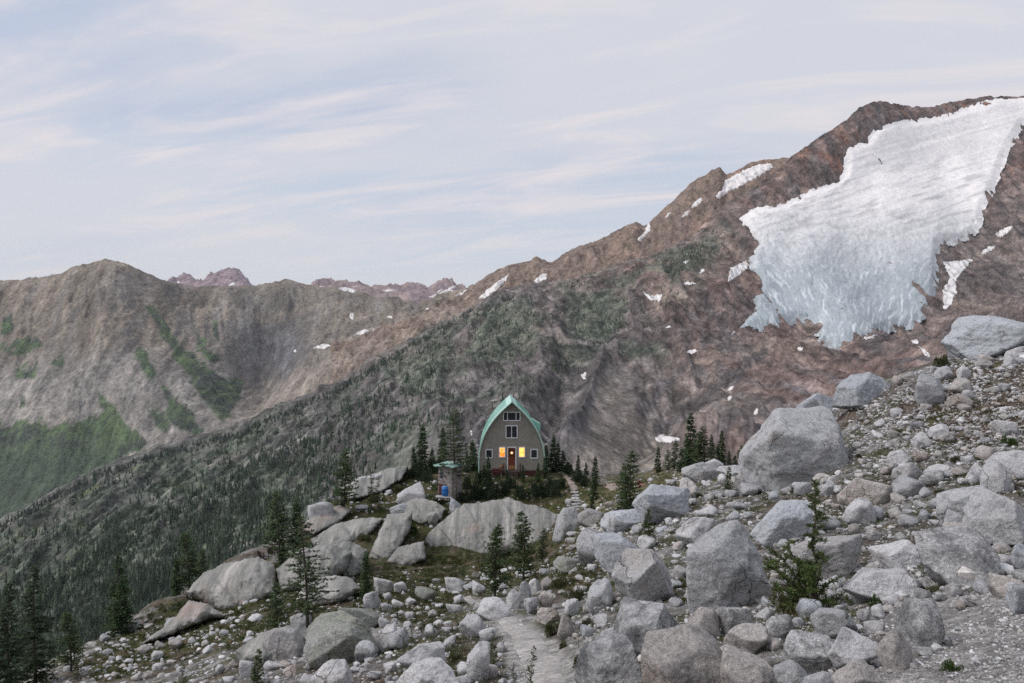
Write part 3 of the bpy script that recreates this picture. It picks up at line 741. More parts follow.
ribbon('path', [(598,483,7),(610,485,8),(625,491,6),(640,496,4)], M_ground, 4, .4, .10, (.36, .29, .255))
# ================================================================== ROCKS
def ico(level):
    bm = bmesh.new(); bmesh.ops.create_icosphere(bm, subdivisions=level, radius=1)
    v = np.array([x.co[:] for x in bm.verts]); f = np.array([[x.index for x in q.verts] for q in bm.faces]); bm.free()
    return v / np.linalg.norm(v, axis=1)[:, None], f
ICO = {k: ico(k) for k in (1, 2, 3, 4, 5, 6)}

def rock_shape(seed, level, round_=.35, rough=1.0, flat=1.0):
    """angular boulder: a block cut by random planes, edges worn, surface pitted; bounding box -1..1"""
    r = np.random.default_rng(seed); d, f = ICO[level]
    n = r.normal(size=(12, 3)); n /= np.linalg.norm(n, axis=1)[:, None]
    base = np.array([[1, 0, 0], [-1, 0, 0], [0, 1, 0], [0, -1, 0], [0, 0, 1], [0, 0, -1]], float) + r.normal(size=(6, 3)) * .28
    base /= np.linalg.norm(base, axis=1)[:, None]
    n = np.vstack([base, n]); off = np.concatenate([r.uniform(.74, 1.0, 6), r.uniform(.66, 1.0, 12)])
    q = np.clip(d @ n.T, 1e-3, None) / off[None]
    k = 90 - 112 * min(round_, .64)
    rad = (q ** k).sum(1) ** (-1 / k)
    o = r.uniform(0, 50, 3)
    a = d * 1.0 + o
    rad = rad * (1 + rough * (.10 * fbm(a[:, 0] * 1.6, a[:, 1] * 1.6, a[:, 2] * 1.6, 3) + .042 * ridged(a[:, 0] * 3.2, a[:, 1] * 3.2, a[:, 2] * 3.2, 5 if level > 3 else 2) + (.018 * fbm(a[:, 0] * 14, a[:, 1] * 14, a[:, 2] * 14, 3) if level > 3 else 0)))
    v = d * rad[:, None]
    lo, hi = v.min(0), v.max(0)
    return (v - (lo + hi) / 2) / ((hi - lo) / 2), f

GR = dict(speck=.30)
M_rock = {
 'pale': rock_mat('pale_granite', (.56, .555, .56), (.25, .25, .265), .45, (.46, .40, .35), .2, .15),
 'grey': rock_mat('grey_granite', (.44, .445, .455), (.18, .18, .19), .5, (.40, .35, .32), .15, .17),
 'blue grey': rock_mat('blue_grey_granite', (.45, .468, .495), (.18, .188, .205), .45, (.40, .37, .34), .1, .16),
 'warm': rock_mat('warm_granite', (.455, .425, .405), (.19, .18, .18), .45, (.43, .355, .305), .45, .18),
 'brown grey': rock_mat('brown_grey_granite', (.40, .39, .385), (.17, .165, .165), .5, (.37, .325, .29), .35, .2),
 'speckled': rock_mat('lichen_speckled_granite', (.50, .495, .495), (.17, .17, .175), .75, (.42, .37, .33), .3, .26),
 'dark streaked': rock_mat('dark_streaked_granite', (.46, .46, .465), (.095, .10, .11), .80, (.42, .37, .34), .25, .18),
 'green grey': rock_mat('green_grey_granite', (.33, .335, .32), (.16, .165, .16), .5, (.40, .32, .28), .3, .24, (.235, .25, .20), .7),
}
NSEED = [100]
def boulder(cx, base, w, top, tone, label, group, rnd=.35, name='boulder', deep=.9, level=5, yaw=None, lift=0):
    """cx, base, w, top in pixels say where it stands and how large it is; it is then a real block on the hillside"""
    NSEED[0] += 1
    g = at(cx, base)
    W = w * g[1] / F; D = W * deep; yc = g[1] + .38 * D
    zt = (CY - top) / F * (g[1] + .22 * D); zb = min(g[2], ground_h(g[0], yc) if yc < 210 else g[2]) - .24 * (zt - g[2])
    best = None
    for tr in range(7):                                   # the block whose outline fills its width and height most like the photo's
        sd = NSEED[0] * 10 + tr; q, _ = rock_shape(sd, 3, rnd)
        a = np.linspace(0, 2 * np.pi, 48, endpoint=False); sup = (q[:, [0]] * np.cos(a) + q[:, [2]] * np.sin(a)); i = sup.argmax(0)
        hx, hz = q[i, 0], q[i, 2]; area = .5 * abs((hx * np.roll(hz, -1) - np.roll(hx, -1) * hz).sum()) / 4
        sc = abs(area - .73 - .04 * (rnd > .4))
        if best is None or sc < best[0]: best = (sc, sd)
    v, f = rock_shape(best[1], level, rnd)
    s = np.array((W / 2, D / 2, (zt - zb) / 2)); c = np.array(((cx - CX) / F * yc, yc, (zt + zb) / 2 + lift))
    o = new_mesh(name, v * s, f, M_rock[tone], True)
    o.location = c
    return tag(o, label, 'boulder', group)
G1 = 'boulders on the moraine slope'
G2 = 'boulders piled along the trail'
G3 = 'boulders below the hut'
B = [
 # cx, base, w, top, tone, roundness, label
 (725,612,90,523,'grey',.60,'largest boulder of the slope, a blunt grey brown block left of the larch sapling',G1),
 (642,610,64,549,'pale',.1,'big pale wedge of granite with sharp edges beside the largest boulder',G1),
 (781,545,62,501,'blue grey',.4,'blue grey dome of a boulder behind the larch sapling',G1),
 (824,580,82,536,'brown grey',.5,'wide brownish boulder right behind the larch sapling trunk',G1),
 (650,656,80,606,'dark streaked',.15,'boulder with a black stained face below the big pale wedge',G2),
 (609,700,68,638,'dark streaked',.1,'steep boulder with a black left face at the path edge',G2),
 (686,700,96,632,'warm',.45,'broad warm grey boulder at the bottom edge below the black stained one',G2),
 (747,657,48,626,'warm',.5,'rounded pinkish boulder on top of the front pile',G2),
 (748,694,58,650,'warm',.5,'warm rounded boulder low in the front pile, under the pinkish one',G2),
 (704,641,34,608,'warm',.2,'small square warm block wedged below the largest boulder',G2),
 (735,634,38,606,'speckled',.4,'speckled boulder under the right side of the largest boulder',G2),
 (779,640,30,616,'speckled',.5,'small round speckled stone below the larch sapling, left of its foot',G2),
 (806,676,58,634,'speckled',.5,'long rounded speckled boulder in the front pile below the sapling',G2),
 (838,642,46,611,'grey',.4,'grey rounded boulder just under the foot of the larch sapling',G2),
 (856,673,50,634,'pale',.35,'pale white topped boulder right of the front pile',G2),
 (792,692,34,664,'grey',.5,'grey rounded stone at the bottom edge of the front pile',G2),
 (822,694,30,674,'grey',.3,'low grey stone cut by the bottom edge of the photo',G2),
 (856,700,50,664,'warm',.15,'slanting warm slab at the bottom edge, below the white topped boulder',G2),
 (896,672,36,633,'warm',.15,'triangular warm stone leaning against the half buried round boulder',G2),
 (927,650,50,603,'speckled',.6,'half buried round boulder in the fine gravel, speckled brown',G2),
 (1008,598,36,577,'warm',.4,'low brownish stone at the top of the fine gravel bank',G2),
 (1026,614,34,584,'blue grey',.5,'bluish stone at the photo edge on the gravel bank',G2),
 (662,524,60,485,'blue grey',.2,'pale blue grey boulder peaking behind the meadow edge',G1),
 (622,533,44,510,'blue grey',.2,'low flat blue grey boulder left of the peaked one',G1),
 (616,576,48,537,'blue grey',.15,'square blue grey block above the big pale wedge',G1),
 (593,563,34,529,'grey',.15,'grey block with a flat top beside the stone stairs path',G1),
 (599,612,28,582,'grey',.2,'upright grey block standing left of the big pale wedge',G1),
 (697,546,46,516,'pale',.25,'pale rough block touching the top of the largest boulder',G1),
 (798,488,116,408,'grey',.55,'huge grey domed boulder standing on the crest of the moraine',G1),
 (758,492,40,462,'brown grey',.2,'brown grey block broken off the left foot of the huge dome',G1),
 (866,509,54,478,'warm',.15,'flat pinkish slab lying right of the sapling tip',G1),
 (908,499,33,477,'grey',.45,'rounded grey stone right of the flat pinkish slab',G1),
 (908,481,26,461,'pale',.3,'pale rounded stone just above the rounded grey one',G1),
 (860,525,30,499,'pale',.3,'small white stone in front of the flat pinkish slab',G1),
 (965,522,54,485,'grey',.35,'smooth grey boulder behind the biggest slab on the right',G1),
 (1000,548,70,493,'pale',.15,'biggest pale slab at the right edge of the photo',G1),
 (995,493,32,461,'pale',.2,'tilted pale slab above the smooth grey boulder',G1),
 (940,481,28,465,'pale',.4,'pale low stone left of the tilted slab',G1),
 (975,482,17,463,'pale',.4,'small upright pale stone left of the tilted slab',G1),
 (898,570,46,540,'pale',.2,'pale pointed boulder left of the large speckled one',G1),
 (961,588,90,535,'speckled',.4,'large boulder covered with grey speckles of lichen',G1),
 (953,535,26,510,'grey',.25,'small grey stone standing before the biggest pale slab',G1),
 (960,543,36,524,'warm',.2,'flat warm stone tucked under the biggest pale slab',G1),
 (880,603,86,570,'pale',.15,'flat whitish rock beside yellow wildflowers',G1),
 (902,468,26,449,'pale',.2,'pale square stone under the brown heather bank',G1),
 (922,449,19,432,'pale',.3,'small pale block at the lower edge of the heather bank',G1),
 (940,438,20,424,'pale',.3,'rounded pale stone in the middle of the heather bank',G1),
 (1006,436,26,420,'pale',.35,'rounded pale stone near the bright green shrub',G1),
 (1014,478,40,451,'pale',.2,'stack of pale flat rock by the photo edge above the biggest slab',G1),
 (1022,571,26,544,'blue grey',.3,'bluish stone below the biggest pale slab at the photo edge',G1),
 (1000,362,98,314,'blue grey',.35,'great blue grey outcrop boulder at the top of the slope',G1),
 (866,404,60,372,'blue grey',.25,'large blue grey boulder on the skyline of the moraine',G1),
 (814,417,46,393,'blue grey',.2,'low blue grey boulder on the skyline next to the huge dome',G1),
 (929,406,40,374,'grey',.1,'sharp faced grey boulder alone on the heather bank',G1),
 (959,409,24,394,'warm',.2,'small warm block right of the sharp faced boulder',G1),
 (960,394,22,378,'warm',.1,'leaning brownish rock above the small warm block',G1),
 (944,381,20,366,'grey',.2,'grey stone under the dark skyline shrub',G1),
 (966,379,16,366,'pale',.4,'small whitish stone between the shrub and the great outcrop',G1),
 (1016,361,24,346,'pale',.3,'pale rock at the foot of the great outcrop boulder',G1),
 (1010,367,13,357,'grey',.5,'small grey cobble under the great outcrop boulder',G1),
 (524,601,16,581,'grey',.4,'grey boulder at the middle of the cairn pile by the path bend',G2),
 (514,609,16,589,'pale',.4,'pale boulder at the left foot of the cairn pile',G2),
 (535,592,14,579,'pale',.4,'pale stone on top of the cairn pile',G2),
 (547,590,13,577,'warm',.3,'warm stone at the upper right of the cairn pile',G2),
 (531,614,15,597,'grey',.4,'grey stone at the base of the cairn pile beside the path',G2),
 (545,611,17,592,'warm',.3,'warm stone at the right base of the cairn pile',G2),
 (493,620,34,601,'pale',.1,'flat pale slab lying across the path bend',G2),
 (473,639,28,616,'pale',.2,'pale block at the left side of the path',G2),
 (572,617,16,600,'pale',.3,'pale stone at the right side of the path',G2),
 (566,639,18,615,'warm',.25,'warm upright stone at the right side of the path, nearer',G2),
 (549,623,26,606,'warm',.15,'long low warm rock on the right of the path bend',G2),
 (455,592,22,577,'pale',.2,'pale block on the dark grass of the hollow',G3),
 (479,594,14,582,'grey',.2,'grey block on the dark grass next to the two slim firs',G3),
 (422,671,48,645,'pale',.3,'pale rounded bedrock hump left of the path',G2),
 (430,702,70,662,'pale',.35,'pale bedrock hump at the bottom edge, left of the path',G2),
 (478,682,24,644,'pale',.1,'pale leaning slab between two saplings by the path',G2),
 (360,636,46,606,'green grey',.1,'tilted overhanging slab of greenish rock in the talus',G3),
 (342,664,78,617,'green grey',.2,'wide greenish ledge below the overhanging slab',G3),
 (388,650,22,626,'pale',.3,'white block beside the greenish ledge',G3),
 (384,594,20,576,'pale',.1,'pale split block alone in the dark hollow',G3),
 (372,609,18,591,'grey',.2,'grey pointed rock above the overhanging slab',G3),
 (282,662,50,628,'brown grey',.2,'brownish slab at the foot of the tall larch',G3),
 (334,694,44,661,'pale',.3,'pale hump at the bottom edge below the greenish ledge',G3),
 (366,662,22,643,'grey',.3,'grey block against the front of the greenish ledge',G3),
 (567,537,30,507,'grey',.25,'grey boulder left of the stone stairs',G3),
 (594,527,34,510,'brown grey',.5,'smooth hump of rock at the foot of the stone stairs',G3),
 (570,572,34,559,'green grey',.2,'flat greenish slab at the edge of the hollow',G3),
 (322,527,30,500,'grey',.4,'smooth grey slab on the left shoulder of the knoll',G3),
 (375,492,44,472,'pale',.3,'long pale whaleback slab left of the stone privy',G3),
 (412,506,30,484,'pale',.35,'pale bedrock hump between the larch and the stone privy',G3),
 (400,517,20,504,'grey',.4,'smooth grey hump above the pink slab',G3),
 (362,512,14,505,'grey',.3,'small grey hump among low shrubs on the knoll',G3),
 (455,514,12,498,'blue grey',.2,'blue grey block below the stone privy, right of the blue barrel',G3),
 (436,515,12,503,'green grey',.1,'pale green block left below the blue barrel',G3),
 (432,528,14,512,'green grey',.2,'greenish block at the top corner of the streaked cliff',G3),
 (712,470,22,459,'pale',.2,'pale flat rock at the edge of the meadow trees',G1),
 (700,482,40,462,'grey',.2,'grey shelf of rock behind the meadow',G1),
 (690,500,24,478,'pale',.2,'pale block at the edge of the meadow below the shelf',G1),
]
hand = []
for b in B:
    big = b[2] >= 40
    hand.append(boulder(b[0], b[1], b[2], b[3], b[4], b[6], b[7], b[5], level=6 if b[2] >= 60 else 5 if big else 4))

# bedrock cliffs and slabs below the hut
def outcrop(poly, tone, label, base_py, tilt, bulge, step=.7, mat=None):
    poly = np.array(poly, float)
    u = np.arange(poly[:, 0].min() - 4, poly[:, 0].max() + 4, step); v = np.arange(poly[:, 1].min() - 4, poly[:, 1].max() + 4, step)
    U, V = np.meshgrid(u, v)
    Uw = U + 2.0 * fbm(U / 9, V / 9, 1, 4); Vw = V + 2.0 * fbm(U / 9, V / 9, 5, 4)
    sd = poly_sd(Uw, Vw, poly); ok = sd > -step * .7
    cxp = poly[:, 0].mean()
    g = at(cxp, base_py); Y0 = g[1] - 1.0
    e = np.clip(sd, 0, None) / (.30 * min(np.ptp(poly[:, 0]), np.ptp(poly[:, 1])))
    dome = np.sqrt(np.clip(1 - (1 - np.clip(e, 0, 1)) ** 2, 0, 1))
    X0, Z0 = (U - CX) / F * Y0, (CY - V) / F * Y0
    joint = ridged((X0 + Z0 * .6) / 7, (Z0 - X0 * .2) / 16, 4, 3)
    rel = 1.5 * fbm(X0 / 4, Z0 / 4, 2, 5) + .6 * ridged(X0 / 1.6, Z0 / 2.4, 7, 4) - .9 * sstep(.62, .8, joint)
    Yd = Y0 + (base_py - V) * tilt * Y0 / F - bulge * dome - rel * .55 + bulge
    p = np.stack([(U - CX) / F * Yd, Yd, (CY - V) / F * Yd], -1)
    quad = ok[:-1, :-1] & ok[1:, :-1] & ok[:-1, 1:] & ok[1:, 1:]
    idx = -np.ones(U.shape, int); idx[ok] = np.arange(ok.sum()); n = ok.sum()
    fr = np.stack([idx[:-1, :-1], idx[1:, :-1], idx[1:, 1:], idx[:-1, 1:]], -1)[quad]
    fv = p[ok]; bv = fv * (1 + 5.0 / Y0) + np.array((0, 0, -.5))
    # rim between the front and the buried back
    from collections import Counter
    ed = np.concatenate([fr[:, [0, 1]], fr[:, [1, 2]], fr[:, [2, 3]], fr[:, [3, 0]]])
    cnt = Counter(map(tuple, np.sort(ed, 1).tolist()))
    rim = np.array([e_ for e_ in ed.tolist() if cnt[tuple(sorted(e_))] == 1])
    side = np.stack([rim[:, 1], rim[:, 0], rim[:, 0] + n, rim[:, 1] + n], -1)
    allf = np.vstack([fr, fr[:, ::-1] + n, side])
    o = new_mesh('rock_outcrop', np.vstack([fv, bv]), allf, mat or M_rock[tone], True)
    return tag(o, label, 'rock outcrop', 'bedrock outcrops below the hut')

def cliff_mat():
    t = NT('streaked_cliff'); p = t.pos()
    mp = t.n('Mapping'); mp.inputs['Scale'].default_value = (1, .05, .05); t.l(p, mp.inputs['Vector'])
    st = t.noise(mp.outputs[0], 1.1, 5, .65); mid = t.noise(p, .9, 8, .65); fin = t.noise(p, 7, 6, .7)
    c = t.mix((.265, .265, .245), (.36, .345, .325), t.rmap(mid, .4, .66, 0, 1))
    c = t.mix(c, (.17, .175, .165), t.rmap(st, .48, .62, 0, .9))
    c = t.mix(c, (.50, .47, .45), t.rmap(st, .42, .32, 0, .9))
    c = t.mix(c, (.36, .27, .235), t.rmap(t.noise(p, .22, 3), .58, .7, 0, .7))
    c = t.mix(c, t.grey(t.rmap(fin, .3, .7, .72, 1.28)), 1.0, 'MULTIPLY')
    n = t.bump(mid, .6, .3); n = t.bump(fin, .5, .06, n)
    t.bsdf(c, .92, n, spec=.12); return t.m
M_cliff = cliff_mat()
OUT = [
 ([(425,562),(424,541),(429,533),(448,516),(464,503),(472,504),(484,502),(498,500),(509,497),(522,503),(533,505),(548,510),(562,516),(570,530),(566,548),(548,556),(529,556),(514,552),(479,563),(451,567)],'',"broad streaked cliff of bedrock directly below the hut's dark shrubs",556,1.0,2.2),
 ([(186,592),(203,573),(226,563),(258,557),(274,565),(278,595),(252,606),(226,616),(207,604)],'','large pink streaked outcrop on the grassy ridge at the left',606,1.0,1.8),
 ([(176,616),(188,600),(208,604),(225,616),(205,620),(172,634),(140,645),(160,630)],'','low grey wedge of bedrock at the lower end of the pink outcrop',634,1.2,1.0),
 ([(276,570),(300,548),(330,543),(352,552),(345,572),(312,590),(282,592)],'','greenish bedrock dome behind the tall larch',588,1.1,1.6),
 ([(310,540),(335,524),(362,517),(383,519),(368,536),(346,545),(318,552)],'','pale sloping slab on the left shoulder of the knoll',545,1.6,1.2),
 ([(368,560),(378,534),(388,514),(412,512),(410,530),(398,548),(386,563)],'','narrow pinkish slab tilted beside bright green shrubs',558,1.1,1.0),
 ([(322,576),(328,545),(350,541),(368,550),(364,572),(345,582)],'','rusty red edged dome of bedrock beside the narrow pinkish slab',578,1.1,1.4),
 ([(386,563),(398,547),(424,541),(425,560),(405,568)],'','dull red rock step between the pink slab and the streaked cliff',564,1.0,.8),
 ([(340,488),(362,478),(388,468),(408,466),(402,478),(380,492),(350,500)],'','pale bedrock rib on the skyline left of the stone privy',496,1.6,.8),
]
OUT += [
 ([(296,600),(306,580),(330,575),(352,578),(362,590),(340,602),(312,608)],'','low rounded bedrock hump at the upper edge of the dark hollow',604,1.4,.9),
 ([(402,505),(416,498),(432,500),(446,508),(440,520),(420,524),(404,516)],'','smooth bedrock hump just left below the stone privy',520,1.3,.8),
 ([(300,528),(318,512),(340,505),(352,510),(338,522),(314,534)],'','pale whaleback of bedrock on the skyline left of the loose larch',530,1.6,.8),
 ([(236,650),(262,632),(300,622),(318,636),(300,656),(262,668),(240,664)],'','brownish ledge of bedrock under the tall bare trunked larch',662,1.2,1.0),
]
OUT = [o_ for o_ in OUT if isinstance(o_, tuple)]
for q, _, lab, b_, t_, bu in OUT:
    outcrop(q, None, lab, b_, t_, bu, mat=M_cliff)

# many smaller rocks: the largest are boulders of their own, the rest is rubble
ZONES = [ # outline, how many, mean px, spread, tones
 ([(560,560),(600,500),(740,480),(860,470),(1030,440),(1030,590),(900,610),(860,690),(640,690),(580,690),(585,610)], 1100, 7.6, .5, ('pale','grey','warm','speckled','brown grey')),
 ([(860,540),(880,460),(1030,450),(1030,590),(900,595)], 320, 8.5, .35, ('pale','grey','warm','speckled')),
 ([(575,560),(700,500),(860,490),(1030,455),(1030,590),(860,640),(700,680),(585,690)], 420, 12.5, .32, ('pale','grey','speckled','warm','blue grey')),
 ([(430,640),(560,640),(575,690),(400,690)], 60, 12, .3, ('pale','grey')),
 ([(600,500),(690,480),(860,480),(860,520),(700,530),(640,520)], 260, 8.0, .4, ('pale','grey','warm')),
 ([(830,420),(900,380),(960,355),(1030,345),(1030,450),(830,470)], 460, 5.0, .5, ('pale','grey','warm','brown grey')),
 ([(560,600),(640,590),(700,610),(660,650),(600,660)], 160, 6, .4, ('warm','pale','brown grey')),
 ([(60,655),(130,620),(250,620),(330,640),(420,640),(460,690),(60,690)], 480, 6.0, .45, ('pale','pale','grey','warm')),
 ([(240,640),(420,600),(470,600),(460,660),(560,690),(240,690)], 420, 8.0, .45, ('pale','grey','pale','warm')),
 ([(330,610),(440,580),(560,560),(600,560),(585,600),(470,600),(400,640)], 230, 4.6, .55, ('pale','grey','pale','green grey')),
 ([(120,640),(330,575),(330,640),(180,650)], 110, 4.0, .45, ('pale','grey','warm')),
 ([(555,505),(610,505),(600,560),(560,570)], 170, 5, .4, ('warm','pale','brown grey')),
 ([(330,500),(420,470),(460,500),(430,530),(340,540)], 130, 4.0, .4, ('pale','grey','green grey')),
 ([(600,480),(745,462),(745,480),(640,500)], 70, 3.6, .4, ('pale','grey')),
 ([(900,600),(1030,595),(1030,690),(870,690)], 160, 3.5, .5, ('warm','pale','brown grey')),
 ([(700,640),(880,620),(870,700),(640,700)], 120, 16, .3, ('warm','speckled','grey','pale')),
 ([(545,640),(600,600),(620,690),(575,700)], 90, 6, .4, ('pale','warm')),
]
def inpoly(q, n):
    q = np.array(q, float); out = []
    while len(out) < n:
        u = rng.uniform(q[:, 0].min(), q[:, 0].max(), 400); v = rng.uniform(q[:, 1].min(), q[:, 1].max(), 400)
        s = poly_sd(u, v, q) > 0
        out += list(zip(u[s], v[s]))
    return out[:n]
taken = [(b[0], (b[1] + b[3]) / 2 , b[2] / 2, (b[1] - b[3]) / 2) for b in B]
path_poly = [(a - w * .9, b) for a, b, w in PATHS[0]] + [(a + w * .9, b) for a, b, w in PATHS[0][::-1]]
cand = []
for q, n, m, sp, tones in ZONES:
    for (u, v) in inpoly(q, n):
        s = m * math.exp(rng.normal() * sp)
        if poly_sd(np.array(u), np.array(v), path_poly) > -s * .4 and s > 2.2: continue
        if any(abs(u - a) < c * .92 and abs(v - b) < d * .92 for a, b, c, d in taken): continue
        cand.append((s, u, v, tones[int(rng.integers(len(tones)))]))
cand.sort(reverse=True)
placed = []; small = []
for s, u, v, tone in cand:
    if s > 5 and any(abs(u - a) < (s + b2) * .38 and abs(v - b) < (s + b2) * .30 for b2, a, b in placed): continue
    if s > 5: placed.append((s, u, v))
    small.append((s, u, v, tone))
NIND = 205
VAR = [(rock_shape(900 + i, 3, r_), h_, n_) for i, (r_, h_, n_) in enumerate([(.15,.75,'angular'),(.5,.7,'rounded'),(.1,.5,'flat'),(.35,.85,'blocky'),(.2,.6,'slabby'),(.6,.8,'rounded'),(.05,.9,'pointed'),(.3,.65,'blocky'),(.12,.7,'angular'),(.45,.6,'rounded')])]
rock_me = {}
LM = [((725,570),'the largest boulder'),((642,580),'the big pale wedge'),((815,560),'the larch sapling'),((798,450),'the huge grey dome'),((961,560),'the large lichen speckled boulder'),((1000,520),'the biggest pale slab'),((880,585),'the flat whitish rock'),((929,390),'the sharp faced boulder'),((1000,340),'the great outcrop boulder'),((866,390),'the large skyline boulder'),((866,495),'the flat pinkish slab'),
      ((650,630),'the black stained boulder'),((609,665),'the black faced path boulder'),((748,665),'the front boulder pile'),((927,625),'the half buried boulder'),((530,595),'the cairn pile'),((530,650),'the path'),((430,680),'the bedrock humps'),((342,640),'the greenish ledge'),((282,645),'the tall larch foot'),((230,590),'the pink streaked outcrop'),((480,535),'the streaked cliff'),((575,505),'the stone stairs'),((662,505),'the peaked blue grey boulder'),((616,555),'the square blue grey block'),((690,475),'the meadow trees'),((440,480),'the stone privy'),((150,660),'the lower left talus trees'),((390,525),'the narrow pinkish slab')]
def where(u, v):
    i = min(range(len(LM)), key=lambda k: (LM[k][0][0] - u) ** 2 + 2 * (LM[k][0][1] - v) ** 2)
    (a, b), nm = LM[i]
    if abs(v - b) > abs(u - a) * .8: r = 'below' if v > b else 'uphill of'
    else: r = 'beside'
    return r + ' ' + nm
seen = {}
def rock_label(s, u, v, tone, shape):
    size = 'small' if s < 9 else 'knee high' if s < 14 else 'middling' if s < 20 else 'sizeable'
    opts = ['%s %s %s rock %s' % (size, shape, tone, where(u, v)), '%s %s %s stone lying %s' % (size, shape, tone, where(u, v))]
    sides = 'on its left side' if u < min(LM, key=lambda k: (k[0][0] - u) ** 2 + 2 * (k[0][1] - v) ** 2)[0][0] else 'on its right side'
    opts += ['%s %s %s rock %s, %s' % (size, shape, tone, where(u, v), sides), '%s %s %s rock %s, half sunk in gravel' % (size, shape, tone, where(u, v))]
    return opts[0] if opts[0] not in seen else opts[2]
rub_v, rub_f, rub_c, nb = [], [], [], 0
RV = [rock_shape(1500 + i, 2, r_, .8) for i, r_ in enumerate((.1, .2, .3, .4, .15, .25, .5, .05))]
RV1 = [rock_shape(1600 + i, 1, r_, .8) for i, r_ in enumerate((.1, .2, .3, .4, .15, .25, .5, .05))]
TONE = {'pale': (.53, .525, .525), 'grey': (.42, .42, .43), 'warm': (.42, .395, .375), 'speckled': (.45, .445, .44), 'brown grey': (.35, .335, .325), 'green grey': (.32, .325, .305), 'blue grey': (.37, .385, .41)}
def rubble_one(g, s_m, tone, lv):
    global nb
    v, f = (RV if lv == 2 else RV1)[int(rng.integers(8))]
    a = rng.uniform(0, 6.28); sc = np.array((1, rng.uniform(.6, 1), rng.uniform(.4, .85))) * s_m / 2
    q = v * sc; q = np.column_stack([q[:, 0] * math.cos(a) - q[:, 1] * math.sin(a), q[:, 0] * math.sin(a) + q[:, 1] * math.cos(a), q[:, 2]])
    rub_v.append(q + g + np.array((0, 0, sc[2] * .45))); rub_f.append(f + nb); nb += len(v)
    rub_c.append(np.tile(np.array(TONE[tone]) * rng.uniform(.72, 1.15), (len(v), 1)))
for k, (s, u, v, tone) in enumerate(small):
    g = at(u, v)
    if k < NIND:
        i = int(rng.integers(len(VAR))); (vv, ff), hh, shp = VAR[i]
        key = (i, tone)
        if key not in rock_me:
            o = new_mesh('rock', vv * np.array((.5, .42, .5 * hh)), ff, M_rock[tone], True); rock_me[key] = o.data
        else: o = link('rock', rock_me[key])
        sm = s * g[1] / F
        o.scale = (sm, sm * rng.uniform(.8, 1.2), sm * rng.uniform(.85, 1.1)); o.rotation_euler = (rng.normal() * .15, rng.normal() * .15, rng.uniform(0, 6.28))
        o.location = g + np.array((0, sm * .25, sm * hh * .28))
        lb = rock_label(s, u, v, tone, shp); seen[lb] = 1
        tag(o, lb, 'rock', 'loose rocks scattered over the slope')
    else:
        rubble_one(g, s * g[1] / F, tone, 2)
# stones that have gathered round the foot of every boulder
for b in B:
    if b[2] < 14: continue
    for _ in range(int(5 + b[2] * .32)):
        u = b[0] + rng.uniform(-.62, .62) * b[2]; v = b[1] - .16 * (b[1] - b[3]) * abs(u - b[0]) / (b[2] * .5) + rng.normal() * .05 * b[2]
        if poly_sd(np.array(u), np.array(v), path_poly) > 0: continue
        g = at(u, v); rubble_one(g, max(1.6, b[2] * .085) * math.exp(rng.normal() * .5) * g[1] / F, ('pale', 'grey', 'warm', 'brown grey')[int(rng.integers(4))], 2)
# fine rubble: stones of a few pixels and less
for q, n, m in (([(1030,345),(1120,325),(1300,300),(1300,690),(1030,690)], 3600, 3.4), ([(1030,400),(1300,340),(1300,690),(1030,690)], 260, 11), ([(830,470),(850,420),(900,385),(960,350),(1030,338),(1030,470)], 5500, 1.9), ([(560,560),(600,500),(745,478),(860,400),(960,352),(1030,340),(1030,690),(580,690),(585,610)], 17000, 2.3), ([(50,665),(130,620),(250,610),(330,575),(560,560),(590,580),(470,600),(560,690),(50,690)], 4200, 2.0), ([(330,500),(460,470),(600,480),(745,462),(700,490),(600,560),(560,560),(580,510),(430,530)], 700, 1.9),
                ([(880,600),(1030,590),(1030,690),(850,690)], 1800, 2.2), ([(470,600),(510,604),(600,690),(500,690)], 1100, 1.7)):
    for (u, v) in inpoly(q, n):
        s = m * math.exp(rng.normal() * .42)
        pat = fbm(np.array(u / 30), np.array(v / 16), 3, 3)
        if rng.uniform() > .55 + pat * 1.6: continue
        g = at(u, v); rubble_one(g, s * g[1] / F, ('pale', 'grey', 'warm', 'brown grey')[int(rng.integers(4))], 1)
M_rubble = surf_mat('rubble_stone', (2.5, 18), .25, ((14, .6, .03),), .95, .1)
tag(new_mesh('rubble', np.vstack(rub_v), np.vstack(rub_f), M_rubble, False, np.vstack(rub_c)), kind='stuff')
# ================================================================== TREES AND PLANTS
def leaf_mat(name, a, b, rough=.75):
    t = NT(name); c = t.attr()
    p = t.pos()
    v = t.rmap(t.noise(p, .9, 3), .35, .65, .82, 1.18)
    col = t.mix(c, t.grey(v), 1.0, 'MULTIPLY')
    bs = t.bsdf(col, rough, None, spec=.15)
    tr = t.n('BsdfTranslucent'); t.l(col, tr.inputs['Color'])
    mx = t.n('MixShader'); mx.inputs[0].default_value = .22
    t.l(bs.outputs[0], mx.inputs[1]); t.l(tr.outputs[0], mx.inputs[2]); t.l(mx.outputs[0], t.out.inputs['Surface'])
    return t.m
M_leaf = leaf_mat('conifer_needles', 0, 0)
M_bark = plain('bark', (.085, .07, .058), .95, .35, 9, bump=.5)

class Leaves:
    def __init__(s): s.v, s.c = [], []
    def add(s, p, d, side, L, w, col):
        """arrays of thin leaf rhombs: base p, direction d, side vector"""
        m = p + d * (L * .45)[:, None]
        s.v.append(np.stack([p, m + side * w[:, None], p + d * L[:, None], m - side * w[:, None]], 1)); s.c.append(np.repeat(col[:, None], 4, 1))
    def mesh(s, name, parent=None):
        v = np.concatenate(s.v).reshape(-1, 3); c = np.concatenate(s.c).reshape(-1, 3)
        return new_mesh(name, v, np.arange(len(v)).reshape(-1, 4), M_leaf, False, c, parent)

